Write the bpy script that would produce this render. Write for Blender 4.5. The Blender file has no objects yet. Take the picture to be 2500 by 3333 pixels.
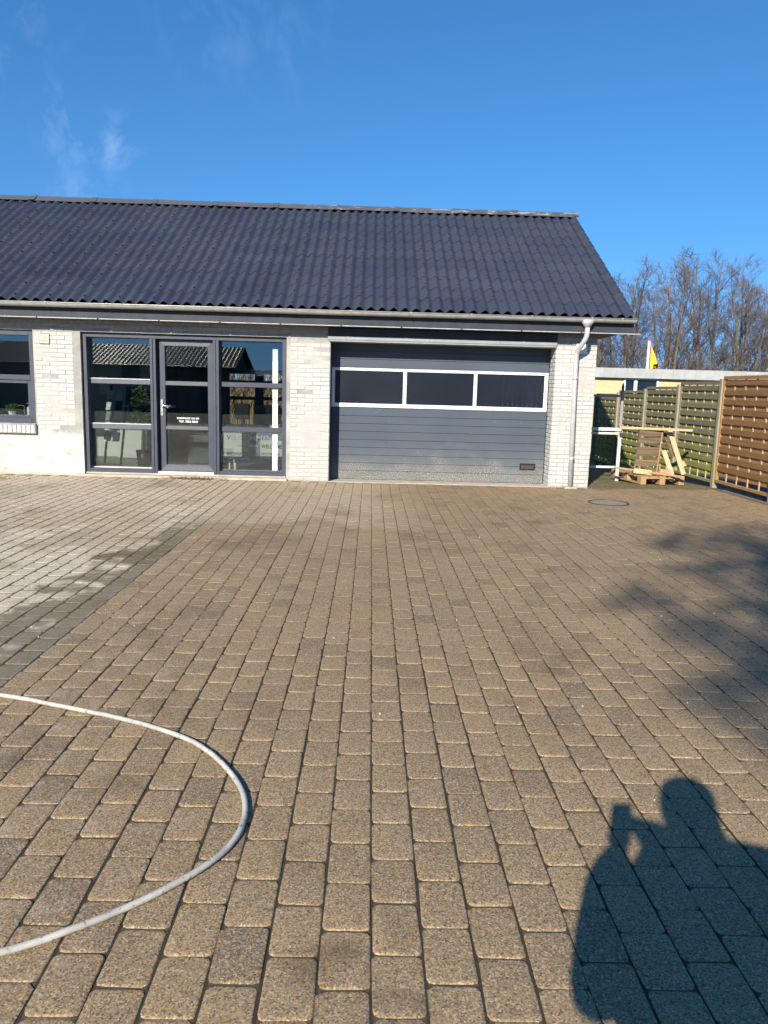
import bpy, bmesh, math, random
import numpy as np
from mathutils import Vector, Matrix
R = math.radians
random.seed(7)
sc = bpy.context.scene
C = sc.collection

# ------------------------------------------------------------------ camera
CAM = Vector((0, 0, 1.5333))
pit, rol, yaw = R(9.192), R(1.5536), R(1.1506)
F = Vector((math.sin(yaw)*math.cos(pit), math.cos(yaw)*math.cos(pit), -math.sin(pit)))
Rt = Vector((math.cos(yaw), -math.sin(yaw), 0))
Up = Rt.cross(F)
R2 = Rt*math.cos(rol) + Up*math.sin(rol)
U2 = Up*math.cos(rol) - Rt*math.sin(rol)
cd = bpy.data.cameras.new('camera')
cd.sensor_fit = 'VERTICAL'; cd.sensor_height = 36; cd.lens = 36*2500.87/3333
cd.clip_start = 0.02; cd.clip_end = 2000
cam = bpy.data.objects.new('camera', cd); C.objects.link(cam)
cam.matrix_world = Matrix(((R2.x, U2.x, -F.x, CAM.x), (R2.y, U2.y, -F.y, CAM.y), (R2.z, U2.z, -F.z, CAM.z), (0, 0, 0, 1)))
sc.camera = cam

# ------------------------------------------------------------------ sky, sun, exposure
SUN_EL, SUN_AZ = R(28.2), R(200.45)          # azimuth clockwise from +Y
w = bpy.data.worlds.new('World'); sc.world = w; w.use_nodes = True
nt = w.node_tree; N = nt.nodes; Lk = nt.links
for n in list(N): N.remove(n)
sky = N.new('ShaderNodeTexSky'); sky.sky_type = 'NISHITA'; sky.sun_disc = False
sky.sun_elevation = SUN_EL; sky.sun_rotation = SUN_AZ
sky.air_density = 1.0; sky.dust_density = 0.1; sky.ozone_density = 3.0; sky.altitude = 1500
hsv = N.new('ShaderNodeHueSaturation'); hsv.inputs['Hue'].default_value = .4985; hsv.inputs['Saturation'].default_value = 1.25; hsv.inputs['Value'].default_value = 1.0
Lk.new(sky.outputs[0], hsv.inputs['Color'])
# the air was very clear: read the sky a little above each direction, so the horizon stays blue
tcs = N.new('ShaderNodeTexCoord'); sx3 = N.new('ShaderNodeSeparateXYZ'); Lk.new(tcs.outputs['Generated'], sx3.inputs[0])
zr = N.new('ShaderNodeMath'); zr.operation = 'MAXIMUM'; Lk.new(sx3.outputs[2], zr.inputs[0]); zr.inputs[1].default_value = 0.0
za = N.new('ShaderNodeMath'); za.operation = 'MULTIPLY_ADD'; Lk.new(zr.outputs[0], za.inputs[0]); za.inputs[1].default_value = .86; za.inputs[2].default_value = .15
cx3 = N.new('ShaderNodeCombineXYZ'); Lk.new(sx3.outputs[0], cx3.inputs[0]); Lk.new(sx3.outputs[1], cx3.inputs[1]); Lk.new(za.outputs[0], cx3.inputs[2])
nm3 = N.new('ShaderNodeVectorMath'); nm3.operation = 'NORMALIZE'; Lk.new(cx3.outputs[0], nm3.inputs[0]); Lk.new(nm3.outputs[0], sky.inputs[0])
# thin cirrus wisps, as noise over the view direction
tc = N.new('ShaderNodeTexCoord')
def vmath(op, a, b=None):
    n = N.new('ShaderNodeVectorMath'); n.operation = op
    if isinstance(a, tuple): n.inputs[0].default_value = a
    else: Lk.new(a, n.inputs[0])
    if b is not None:
        if isinstance(b, tuple): n.inputs[1].default_value = b
        else: Lk.new(b, n.inputs[1])
    return n
def fmath(op, a, b=0.0, clamp=False):
    n = N.new('ShaderNodeMath'); n.operation = op; n.use_clamp = clamp
    for i, v in enumerate((a, b)):
        if isinstance(v, (int, float)): n.inputs[i].default_value = v
        else: Lk.new(v, n.inputs[i])
    return n.outputs[0]
wn = N.new('ShaderNodeTexNoise'); wn.inputs['Scale'].default_value = 3.2; wn.inputs['Detail'].default_value = 3
Lk.new(tc.outputs['Generated'], wn.inputs['Vector'])
wo = vmath('SCALE', wn.outputs['Color']); wo.inputs[3].default_value = 0.16
wv = vmath('ADD', tc.outputs['Generated'], wo.outputs[0])
wn2 = N.new('ShaderNodeTexNoise'); wn2.inputs['Scale'].default_value = 30; wn2.inputs['Detail'].default_value = 6; wn2.inputs['Roughness'].default_value = 0.62
st = vmath('MULTIPLY', wv.outputs[0], (1.0, 1.0, 0.75)); Lk.new(st.outputs[0], wn2.inputs['Vector'])
tex = fmath('MULTIPLY', fmath('SUBTRACT', wn2.outputs['Fac'], 0.47), 4.2, True)
acc = None
for d, r0, amp in (((-.330, .905, .268), .050, .12), ((-.288, .918, .272), .036, .16), ((-.31, .925, .205), .06, .10), ((-.40, .85, .36), .10, .07), ((-.15, .90, .40), .12, .05), ((-.62, .76, .18), .09, .5), ((.52, .80, .30), .10, .4), ((.3, -.85, .42), .16, .5), ((-.75, -.5, .35), .16, .5)):
    dv = Vector(d).normalized()
    ds = vmath('DISTANCE', wv.outputs[0], (dv.x + .08, dv.y + .08, dv.z + .08))
    m = fmath('SUBTRACT', 1.0, fmath('DIVIDE', ds.outputs['Value'], r0), True)
    m = fmath('MULTIPLY', fmath('POWER', m, .7), amp)
    acc = m if acc is None else fmath('MAXIMUM', acc, m)
wf = fmath('MULTIPLY', tex, acc)
cm = N.new('ShaderNodeMixRGB'); Lk.new(wf, cm.inputs[0]); Lk.new(hsv.outputs[0], cm.inputs[1]); cm.inputs[2].default_value = (7.5, 8.0, 8.6, 1)
bg = N.new('ShaderNodeBackground'); bg.inputs['Strength'].default_value = 0.125
Lk.new(cm.outputs[0], bg.inputs['Color'])
wout = N.new('ShaderNodeOutputWorld'); Lk.new(bg.outputs[0], wout.inputs['Surface'])

sd = bpy.data.lights.new('sun', 'SUN'); sd.energy = 5.0; sd.angle = R(0.5); sd.color = (1.0, 0.925, 0.80)
so = bpy.data.objects.new('sun', sd); C.objects.link(so)
to_sun = Vector((math.sin(SUN_AZ)*math.cos(SUN_EL), math.cos(SUN_AZ)*math.cos(SUN_EL), math.sin(SUN_EL)))
so.rotation_euler = (-to_sun).to_track_quat('-Z', 'Y').to_euler(); so.location = to_sun*40
sc.view_settings.view_transform = 'Standard'; sc.view_settings.look = 'None'
sc.view_settings.exposure = 0.58; sc.view_settings.gamma = 1.0; sc.view_settings.use_curve_mapping = False
sc.cycles.use_light_tree = False; w.cycles.sampling_method = 'MANUAL'; w.cycles.sample_map_resolution = 512
sc.cycles.caustics_reflective = False; sc.cycles.caustics_refractive = False
sc.cycles.max_bounces = 5; sc.cycles.diffuse_bounces = 2; sc.cycles.glossy_bounces = 3; sc.cycles.transparent_max_bounces = 12

# ------------------------------------------------------------------ materials
class NT:
    def __init__(s, name):
        s.m = bpy.data.materials.new(name); s.m.use_nodes = True
        s.t = s.m.node_tree; s.n = s.t.nodes; s.l = s.t.links
        s.b = s.n['Principled BSDF']; s.out = s.n['Material Output']
        s.geo = s.n.new('ShaderNodeNewGeometry'); s.pos = s.geo.outputs['Position']
    def put(s, sock, v):
        if hasattr(v, 'is_linked') or hasattr(v, 'links'): s.l.new(v, sock)
        elif isinstance(v, (tuple, list)) and len(v) == 3 and sock.type == 'RGBA': sock.default_value = (*v, 1)
        else: sock.default_value = v
    def math(s, op, a, b=0.0, clamp=False):
        n = s.n.new('ShaderNodeMath'); n.operation = op; n.use_clamp = clamp
        s.put(n.inputs[0], a); s.put(n.inputs[1], b); return n.outputs[0]
    def noise(s, scale=5, detail=4, rough=.55, vec=None, stretch=None, color=False):
        v = s.pos if vec is None else vec
        if stretch: v = s.vm('MULTIPLY', v, stretch)
        n = s.n.new('ShaderNodeTexNoise'); n.inputs['Scale'].default_value = scale
        n.inputs['Detail'].default_value = detail; n.inputs['Roughness'].default_value = rough
        s.l.new(v, n.inputs['Vector']); return n.outputs['Color' if color else 'Fac']
    def voro(s, scale, vec=None, feature='F1', out='Color'):
        n = s.n.new('ShaderNodeTexVoronoi'); n.feature = feature; n.inputs['Scale'].default_value = scale
        s.l.new(s.pos if vec is None else vec, n.inputs['Vector']); return n.outputs[out]
    def vm(s, op, a, b=(0, 0, 0)):
        n = s.n.new('ShaderNodeVectorMath'); n.operation = op
        s.put(n.inputs[0], a); s.put(n.inputs[1], b)
        return n.outputs['Value'] if op in ('DISTANCE', 'LENGTH', 'DOT_PRODUCT') else n.outputs[0]
    def xyz(s, v=None):
        n = s.n.new('ShaderNodeSeparateXYZ'); s.l.new(s.pos if v is None else v, n.inputs[0]); return n.outputs
    def comb(s, x=0.0, y=0.0, z=0.0):
        n = s.n.new('ShaderNodeCombineXYZ'); s.put(n.inputs[0], x); s.put(n.inputs[1], y); s.put(n.inputs[2], z); return n.outputs[0]
    def ramp(s, f, stops, const=False):
        n = s.n.new('ShaderNodeValToRGB'); cr = n.color_ramp
        if const: cr.interpolation = 'CONSTANT'
        while len(cr.elements) < len(stops): cr.elements.new(.5)
        for e, (p, c) in zip(cr.elements, stops):
            e.position = p; e.color = (*c, 1) if isinstance(c, tuple) else (c, c, c, 1)
        s.l.new(f, n.inputs[0]); return n.outputs[0]
    def smooth(s, f, a, b):
        n = s.n.new('ShaderNodeMapRange'); n.interpolation_type = 'SMOOTHSTEP'
        s.put(n.inputs['Value'], f); n.inputs['From Min'].default_value = a; n.inputs['From Max'].default_value = b
        return n.outputs[0]
    def mix(s, f, a, b, mode='MIX'):
        n = s.n.new('ShaderNodeMixRGB'); n.blend_type = mode
        s.put(n.inputs[0], f); s.put(n.inputs[1], a); s.put(n.inputs[2], b); return n.outputs[0]
    def rnd(s):
        return s.n.new('ShaderNodeObjectInfo').outputs['Random']
    def bump(s, h, strength=.3, dist=.01):
        n = s.n.new('ShaderNodeBump'); n.inputs['Strength'].default_value = strength; n.inputs['Distance'].default_value = dist
        s.l.new(h, n.inputs['Height']); s.l.new(n.outputs[0], s.b.inputs['Normal'])
    def fin(s, col, rough=.7, metal=0.0, spec=.4):
        s.put(s.b.inputs['Base Color'], col); s.put(s.b.inputs['Roughness'], rough)
        s.b.inputs['Metallic'].default_value = metal; s.b.inputs['Specular IOR Level'].default_value = spec
        return s.m

def simple(name, c1, c2=None, scale=6, rough=.6, metal=0.0, bump=0.0, bscale=60, spec=.4, objvar=.0, stretch=None):
    t = NT(name); c2 = c2 or tuple(v*.75 for v in c1)
    f = t.noise(scale, 5, .6, stretch=stretch)
    col = t.mix(t.smooth(f, .3, .7), c1, c2)
    if objvar: col = t.mix(t.math('MULTIPLY', t.rnd(), objvar), col, (0, 0, 0))
    if bump: t.bump(t.noise(bscale, 4), bump, .004)
    return t.fin(col, t.math('ADD', t.math('MULTIPLY', f, .2), rough - .1, True), metal, spec)

COLW, ROWL, COLX0, ROWY0 = .143, .21476, .03638, 2.73467
def paver_mat():
    t = NT('concrete_paver')
    x, y, z = t.xyz()
    ci = t.math('FLOOR', t.math('DIVIDE', t.math('SUBTRACT', x, COLX0), COLW))
    half = t.math('MULTIPLY', t.math('PINGPONG', ci, 1.0), .5)
    ri = t.math('FLOOR', t.math('ADD', t.math('DIVIDE', t.math('SUBTRACT', y, ROWY0), ROWL), half))
    wnz = t.n.new('ShaderNodeTexWhiteNoise'); wnz.noise_dimensions = '3D'; t.l.new(t.comb(ci, ri, 3.3), wnz.inputs['Vector'])
    sr = wnz.outputs['Value']
    big = t.noise(.55, 2, .55); mid = t.noise(2.3, 3, .6); fine = t.noise(34, 3, .7)
    tan = t.mix(t.smooth(big, .35, .68), (.315, .226, .130), (.268, .200, .124))
    tan = t.mix(t.smooth(sr, 0, 1), tan, t.mix(.5, tan, (.20, .150, .095)))
    tan = t.mix(t.math('MULTIPLY', t.smooth(sr, .88, .95), .45), tan, (.13, .11, .085))
    grey = t.mix(t.smooth(mid, .3, .7), (.50, .43, .31), (.37, .315, .215))
    grey = t.mix(t.math('MULTIPLY', t.smooth(t.noise(.62, 3, .55), .47, .53), .75), grey, (.68, .61, .49))
    edge = t.math('ADD', x, t.math('MULTIPLY', t.math('SUBTRACT', t.noise(1.2), .5), .12))
    left = t.smooth(edge, -1.79, -1.85)
    col = t.mix(left, tan, grey)
    # pale lime bloom on the stones between the mossy bay and the garage
    bloom = t.math('MULTIPLY', t.math('MULTIPLY', t.smooth(edge, -.1, -1.6), t.smooth(t.noise(7, 3, .65), .5, .72)), .45)
    col = t.mix(bloom, col, (.46, .42, .35))
    # sunlight thrown back by the panes, painted as pale sweeps before the doors
    film_or_glare = t.math('MULTIPLY', t.smooth(t.math('ADD', y, t.math('MULTIPLY', t.noise(.9, 3), 3.2)), 9.6, 10.6), t.smooth(x, .9, -.3))
    col = t.mix(t.math('MULTIPLY', film_or_glare, .55), col, (.54, .455, .34))
    # coarse aggregate
    v = t.voro(215); vx, vy, vz = t.xyz(v)
    agg = t.ramp(vx, [(0, (.05, .042, .035)), (.10, (.56, .28, .075)), (.22, (.64, .53, .36)), (.29, (.15, .10, .06)), (.46, (.54, .40, .23)), (.60, (.4, .4, .4))], True)
    aggm = t.ramp(vx, [(0, .65), (.10, .5), (.22, .5), (.29, .5), (.46, .40), (.60, 0.0)], True)
    col = t.mix(aggm, col, agg)
    sand = t.voro(85); sx, sy, sz = t.xyz(sand)
    big_ = t.math('MULTIPLY', t.smooth(t.voro(85, out='Distance'), .42, .30), t.ramp(sx, [(0, .75), (.06, 0.0)], True))
    col = t.mix(big_, col, t.mix(t.smooth(sy, .3, .5), (.07, .06, .05), (.55, .32, .12)))
    col = t.mix(.35, col, t.mix(fine, (.3, .3, .3), (.7, .7, .7)), 'OVERLAY')
    # dirt: broad tyre and damp stains
    warp = t.vm('ADD', t.pos, t.vm('SCALE', t.noise(2.6, 2, .6, color=True)))
    n_ = warp.node.inputs[1].links[0].from_node; n_.inputs[3].default_value = .5
    dark = t.math('MULTIPLY', t.smooth(t.noise(.9, 4, .62, stretch=(1.5, .8, 1)), .52, .74), .50)
    for px, py, r, a in ((-.07, 1.83, .13, .62), (.10, 1.72, .10, .5), (1.02, 4.08, .16, .62), (.72, 3.6, .12, .3), (2.0, 9.0, .22, .4), (1.5, 8.8, .2, .45), (.8, 7.3, .3, .3), (-1.25, 7.3, .30, .45), (-.9, 7.6, .3, .4), (-.25, 8.2, .2, .35), (1.7, 5.4, .3, .28), (-.95, 2.75, .16, .35), (-.2, 2.35, .1, .3), (-1.5, 2.9, .2, .35), (2.6, 6.2, .4, .3), (-.5, 3.4, .25, .2)):
        d = t.vm('DISTANCE', warp, (px + .25, py + .25, .25))
        dark = t.math('MAXIMUM', dark, t.math('MULTIPLY', t.smooth(d, r*1.25, r*.25), a))
    wet = t.math('MULTIPLY', t.math('MULTIPLY', t.smooth(t.math('ADD', edge, t.math('ADD', t.math('MULTIPLY', t.math('SUBTRACT', big, .5), 1.0), t.math('MULTIPLY', t.math('SUBTRACT', mid, .5), 1.5))), -2.28, -2.06), left), t.smooth(t.math('ADD', y, t.math('MULTIPLY', mid, 3)), 11.5, 8.6))
    dark = t.math('MAXIMUM', dark, t.math('MULTIPLY', wet, .88))
    col = t.mix(dark, col, t.mix(.80, col, (.072, .055, .028)))
    # moss beyond the facade line and near the fence foot
    ms = t.math('ADD', t.math('ADD', y, t.math('MULTIPLY', x, -.13)), t.math('MULTIPLY', t.noise(4, 4), .5))
    moss = t.math('MULTIPLY', t.smooth(ms, 11.98, 12.2), t.smooth(x, 3.5, 3.62))
    col = t.mix(t.math('MULTIPLY', moss, .88), col, t.mix(t.smooth(t.noise(9, 5, .7), .42, .62), (.115, .092, .052), (.20, .175, .070)))
    t.bump(t.math('ADD', t.math('MULTIPLY', vy, .6), t.math('MULTIPLY', fine, 1.0)), .55, .003)
    return t.fin(col, .82, 0, .3)
def joint_mat():
    t = NT('joint_sand'); x, y, z = t.xyz()
    a = t.mix(t.noise(30, 3), (.035, .028, .020), (.075, .060, .040))
    b = t.mix(t.noise(6, 4), (.130, .088, .030), (.085, .070, .028))
    u = t.math('FRACT', t.math('DIVIDE', t.math('SUBTRACT', x, COLX0), COLW))
    cross = t.math('LESS_THAN', t.math('ABSOLUTE', t.math('SUBTRACT', u, .5)), .462)
    a = t.mix(t.math('MULTIPLY', cross, .55), a, (.13, .10, .065))
    left = t.smooth(x, -1.79, -1.85)
    col = t.mix(left, a, b)
    sandy = t.math('MULTIPLY', t.smooth(t.math('ADD', y, t.math('MULTIPLY', t.noise(1), 1.5)), 10.2, 11.6), t.smooth(x, -1.7, -1.2))
    col = t.mix(t.math('MULTIPLY', sandy, .55), col, (.2, .16, .1))
    t.bump(t.noise(120, 3), .6, .004)
    return t.fin(col, .95, 0, .1)
def brick_mat(name='painted_brick', mort=False):
    t = NT(name); x, y, z = t.xyz()
    n1 = t.noise(1.7, 5, .6); n2 = t.noise(14, 5, .65)
    if mort: col = t.mix(t.smooth(n1, .38, .62), (.29, .28, .255), (.45, .435, .385))
    else: col = t.mix(t.smooth(n1, .35, .68), (.55, .545, .515), (.43, .428, .405))
    col = t.mix(t.math('MULTIPLY', t.smooth(n2, .52, .75), .45), col, (.36, .35, .325))
    if not mort:
        col = t.mix(t.math('MULTIPLY', t.rnd(), .22), col, (.36, .35, .32))
        fl = t.smooth(t.noise(7.5, 3, .5), .69, .72)
        col = t.mix(t.math('MULTIPLY', fl, .8), col, (.62, .40, .17))
    # limewash laid on thick near the ground and along the reveals
    thick = t.math('MULTIPLY', t.smooth(t.math('ADD', z, t.math('MULTIPLY', n2, .35)), .95, .75), t.smooth(x, -4.2, -4.5))
    col = t.mix(t.math('MULTIPLY', thick, .85), col, (.56, .545, .50))
    rust = t.math('MULTIPLY', t.smooth(t.noise(6.5, 4, .55), .635, .69), thick)
    col = t.mix(t.math('MULTIPLY', t.math('MULTIPLY', thick, t.smooth(t.noise(2.6, 5, .65), .45, .68)), .55), col, (.40, .39, .36))
    col = t.mix(t.math('MULTIPLY', rust, .7), col, (.62, .36, .12))
    foot = t.math('MULTIPLY', t.smooth(t.math('ADD', z, t.math('MULTIPLY', n2, .12)), .14, .06), .45)
    col = t.mix(foot, col, (.40, .33, .22))
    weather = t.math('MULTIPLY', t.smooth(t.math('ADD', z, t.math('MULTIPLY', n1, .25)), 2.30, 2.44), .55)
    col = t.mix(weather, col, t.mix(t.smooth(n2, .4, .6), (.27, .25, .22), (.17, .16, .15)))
    t.bump(t.math('ADD', t.noise(45, 5, .7), t.noise(12, 3)), .45, .005)
    return t.fin(col, .9, 0, .2)
def roof_mat(name='fibre_cement_roof', c=(.039, .047, .075)):
    t = NT(name)
    col = t.mix(t.smooth(t.noise(1.3, 5, .6), .3, .7), c, tuple(v*.80 for v in c))
    col = t.mix(t.math('MULTIPLY', t.rnd(), .45), col, (.064, .070, .092))
    col = t.mix(t.math('MULTIPLY', t.smooth(t.noise(3.2, 4, .6, stretch=(2.2, .35, .35)), .55, .72), .16), col, (.075, .08, .095))
    sp = t.smooth(t.noise(38, 3, .5), .70, .76)
    col = t.mix(t.math('MULTIPLY', sp, .22), col, (.20, .19, .15))
    t.bump(t.noise(70, 4), .15, .002)
    return t.fin(col, .52, 0, .45)
def lichen_mat():
    t = NT('lichen_edge')
    col = t.ramp(t.noise(24, 4, .7), [(.40, (.028, .029, .035)), (.60, (.10, .092, .062)), (.75, (.22, .20, .14))])
    return t.fin(col, .9, 0, .2)
def ridge_mat():
    t = NT('weathered_ridge'); x, y, z = t.xyz()
    n = t.noise(5, 6, .7, stretch=(.6, 1, 2.5))
    f = t.math('MULTIPLY', t.smooth(n, .53, .62), t.smooth(t.math('ADD', x, t.math('MULTIPLY', t.noise(.8), 3)), -1.5, 2.2))
    col = t.mix(f, (.075, .078, .088), t.mix(t.noise(30), (.34, .33, .29), (.22, .21, .18)))
    return t.fin(col, .8, 0, .3)
def garage_mat():
    t = NT('anthracite_steel'); x, y, z = t.xyz()
    base = t.mix(t.smooth(t.noise(1.2), .3, .7), (.084, .104, .128), (.072, .090, .114))
    dirt = t.math('MULTIPLY', t.smooth(t.noise(60, 3, .65), .49, .58), t.math('MULTIPLY', t.smooth(t.math('ADD', z, t.math('MULTIPLY', t.math('SUBTRACT', t.noise(2.2, 4, .6, stretch=(1, 1, 1.6)), .5), 1.25)), .52, .0), .62))
    film_or_glare = t.math('MULTIPLY', t.smooth(z, .75, .1), .30)
    col = t.mix(film_or_glare, base, (.24, .225, .20))
    col = t.mix(dirt, col, (.46, .40, .30))
    drops = t.math('MULTIPLY', t.smooth(t.noise(130, 2), .70, .75), t.smooth(z, 1.85, 1.95))
    col = t.mix(t.math('MULTIPLY', drops, .35), col, (.5, .52, .53))
    spots = t.smooth(t.noise(26, 2, .4), .765, .785)
    col = t.mix(t.math('MULTIPLY', spots, .5), col, (.6, .58, .52))
    t.bump(t.noise(240, 3), .12, .001)
    return t.fin(col, .6, 0, .15)
def glass_mat(name, tint, refl0, refl1, haze=0.0, hazecol=(.2, .24, .33), scratch=False, grough=.004):
    t = NT(name); t.n.remove(t.b)
    lw = t.n.new('ShaderNodeLayerWeight'); lw.inputs['Blend'].default_value = .25
    fac = t.math('ADD', t.math('MULTIPLY', lw.outputs['Fresnel'], refl1), refl0, True)
    tr = t.n.new('ShaderNodeBsdfTransparent'); tr.inputs[0].default_value = (*tint, 1)
    gl = t.n.new('ShaderNodeBsdfGlossy'); gl.inputs['Roughness'].default_value = .35 if scratch else .004; gl.inputs[0].default_value = (.95, .97, 1, 1)
    bp = t.n.new('ShaderNodeBump'); bp.inputs['Strength'].default_value = .012; bp.inputs['Distance'].default_value = .02
    t.l.new(t.noise(1.6, 1), bp.inputs['Height']); t.l.new(bp.outputs[0], gl.inputs['Normal'])
    m = t.n.new('ShaderNodeMixShader'); t.put(m.inputs[0], fac); t.l.new(tr.outputs[0], m.inputs[1]); t.l.new(gl.outputs[0], m.inputs[2])
    last = m
    if haze:
        df = t.n.new('ShaderNodeBsdfDiffuse'); df.inputs[0].default_value = (*hazecol, 1)
        x, y, z = t.xyz()
        f = t.math('MULTIPLY', t.math('ADD', t.math('MULTIPLY', t.smooth(t.noise(1.1, 2, .5), .3, .75), .45), .45), haze)
        if scratch:
            s1 = t.smooth(t.noise(16, 2, .5, vec=t.vm('MULTIPLY', t.comb(t.math('ADD', x, z), 0.0, t.math('SUBTRACT', x, z)), (1.0, 1, 9))), .70, .76)
            s2 = t.smooth(t.noise(14, 2, .5, stretch=(9, 1, 1.2)), .71, .76)
            f = t.math('ADD', f, t.math('MULTIPLY', t.math('MAXIMUM', s1, s2), .09), True)
        else:
            f = t.math('MULTIPLY', t.smooth(t.noise(80, 3, .6), .54, .64), t.math('MULTIPLY', t.smooth(t.math('ADD', z, t.math('MULTIPLY', t.noise(6), .3)), .58, .25), haze))
        m2 = t.n.new('ShaderNodeMixShader'); t.put(m2.inputs[0], f); t.l.new(m.outputs[0], m2.inputs[1]); t.l.new(df.outputs[0], m2.inputs[2]); last = m2
    t.l.new(last.outputs[0], t.out.inputs['Surface'])
    return t.m
def wood_mat(name, c1, c2, axis='x', rough=.75, knots=False, moss=None, objvar=.25):
    t = NT(name); x, y, z = t.xyz()
    sv = {'x': (1.2, 22, 22), 'y': (22, 1.2, 22), 'z': (22, 22, 1.2)}[axis]
    oc = t.n.new('ShaderNodeTexCoord').outputs['Object']
    off = t.vm('ADD', t.pos, t.comb(t.math('MULTIPLY', t.rnd(), 37.0), 0.0, 0.0))
    g = t.noise(2.2, 5, .65, vec=off, stretch=sv)
    col = t.mix(t.smooth(g, .3, .7), c1, c2)
    col = t.mix(t.math('MULTIPLY', t.rnd(), objvar), col, tuple(v*.45 for v in c2))
    if knots:
        k = t.smooth(t.voro(4.6, vec=t.vm('MULTIPLY', off, {'y': (1, .9, 2.4), 'x': (.9, 1, 2.4), 'z': (2, 2, 1)}[axis]), out='Distance'), .13, .06)
        ring = t.smooth(t.noise(16, 3, .6, vec=off, stretch=(1, 1.6, .9)), .67, .71)
        col = t.mix(t.math('MULTIPLY', k, .6), col, (.13, .06, .025))
        col = t.mix(t.math('MULTIPLY', ring, .7), col, (.62, .42, .20))
    if moss:
        lo, amt, mc = moss
        f = t.math('MULTIPLY', t.smooth(t.math('ADD', t.noise(3.2, 5, .6, vec=off, stretch=(1, .8, 1.5)), t.math('MULTIPLY', t.math('SUBTRACT', .95, z), .30)), lo, lo + .22), amt)
        col = t.mix(f, col, t.mix(t.noise(14), mc, tuple(v*.6 for v in mc)))
    t.bump(g, .25, .003)
    return t.fin(col, rough, 0, .25)
def yellow_brick_mat():
    t = NT('yellow_brick')
    vec = t.comb(t.xyz()[0], t.xyz()[2], 0.0)
    b = t.n.new('ShaderNodeTexBrick'); t.l.new(vec, b.inputs['Vector'])
    b.inputs['Scale'].default_value = 1.0; b.inputs['Brick Width'].default_value = .24; b.inputs['Row Height'].default_value = .0667; b.inputs['Mortar Size'].default_value = .006
    b.inputs['Color1'].default_value = (.64, .52, .30, 1); b.inputs['Color2'].default_value = (.58, .45, .24, 1); b.inputs['Mortar'].default_value = (.50, .43, .30, 1)
    return t.fin(b.outputs[0], .85, 0, .2)
def bark_mat(name, c1, c2):
    t = NT(name)
    col = t.mix(t.smooth(t.noise(6, 4, .6, stretch=(1, 1, .3)), .35, .65), c1, c2)
    col = t.mix(t.math('MULTIPLY', t.rnd(), .3), col, (.05, .045, .05))
    return t.fin(col, .9, 0, .15)

M = {}
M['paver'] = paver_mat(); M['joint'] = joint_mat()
M['brick'] = brick_mat(); M['mortar'] = brick_mat('limewashed_mortar', True)
M['roof'] = roof_mat(); M['lichen'] = lichen_mat(); M['ridge'] = ridge_mat()
M['screw'] = simple('screw_cap', (.012, .012, .016), rough=.4)
M['zinc'] = simple('galvanised_zinc', (.50, .49, .455), (.36, .355, .335), 9, .45, .35, .1, 90)
M['zinc_pipe'] = simple('zinc_pipe', (.68, .68, .69), (.56, .565, .57), 7, .36, .25)
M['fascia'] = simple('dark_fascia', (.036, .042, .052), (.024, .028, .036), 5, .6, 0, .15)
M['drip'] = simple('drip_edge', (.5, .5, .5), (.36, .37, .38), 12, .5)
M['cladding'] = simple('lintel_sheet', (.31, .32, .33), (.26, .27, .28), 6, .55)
M['frame'] = simple('anthracite_pvc', (.062, .070, .092), (.048, .055, .074), 5, .48, 0, .08, 200)
M['frame2'] = simple('anthracite_pvc_transom', (.135, .138, .155), (.095, .10, .118), 30, .5, 0, .12, 160)
M['rubber'] = simple('black_gasket', (.010, .011, .014), rough=.6)
M['garage'] = garage_mat()
M['alu'] = simple('white_aluminium', (.80, .80, .79), (.70, .70, .70), 5, .4)
M['glass'] = glass_mat('window_glass', (.80, .83, .82), .065, .45)
M['glass_dirty'] = glass_mat('splashed_glass', (.78, .81, .80), .05, .45, .13, (.55, .54, .50))
M['acrylic'] = glass_mat('scratched_acrylic', (.40, .45, .54), .014, .18, .038, (.40, .48, .66), True)
M['handle'] = simple('satin_steel', (.75, .75, .74), (.62, .62, .62), 20, .28, .8)
M['white'] = simple('white_paint', (.78, .78, .76), (.70, .70, .68), 4, .5)
M['concrete'] = simple('pale_concrete', (.52, .46, .36), (.38, .34, .27), 6, .85, 0, .3, 60)
M['conc_dark'] = simple('worn_concrete', (.30, .25, .185), (.20, .17, .13), 12, .88, 0, .5, 90)
M['iron'] = simple('cast_iron', (.05, .045, .04), (.09, .07, .05), 15, .6, .3)
M['vent'] = simple('cream_plastic', (.78, .72, .48), (.72, .66, .43), 5, .5)
def hose_mat():
    t = NT('scuffed_hose')
    col = t.mix(t.smooth(t.noise(9, 4, .6), .35, .65), (.52, .495, .43), (.38, .36, .31))
    col = t.mix(t.math('MULTIPLY', t.smooth(t.noise(55, 4, .65), .58, .66), .75), col, (.13, .115, .09))
    t.bump(t.noise(180, 3), .3, .002)
    return t.fin(col, .6, 0, .3)
M['hose'] = hose_mat()
M['asphalt'] = simple('dark_soil', (.055, .048, .035), (.03, .027, .022), 8, .95, 0, .5, 30)
M['grass'] = simple('grass_blades', (.075, .13, .022), (.045, .09, .018), 3, .8)
M['lawn'] = simple('lawn_ground', (.07, .10, .025), (.09, .085, .04), 1.5, .95, 0, .4, 20)
M['fence_front'] = wood_mat('grey_mossy_slat', (.32, .292, .195), (.19, .178, .115), 'y', moss=(.56, .85, (.38, .39, .09)))
M['fence_back'] = wood_mat('green_mossy_slat', (.40, .375, .19), (.28, .27, .12), 'y', moss=(.44, .9, (.48, .48, .10)))
M['fence_post'] = wood_mat('weathered_post', (.40, .365, .27), (.27, .25, .17), 'z', moss=(.72, .7, (.30, .31, .10)))
M['batten'] = wood_mat('mossy_batten', (.56, .54, .28), (.46, .45, .22), 'z')
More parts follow.
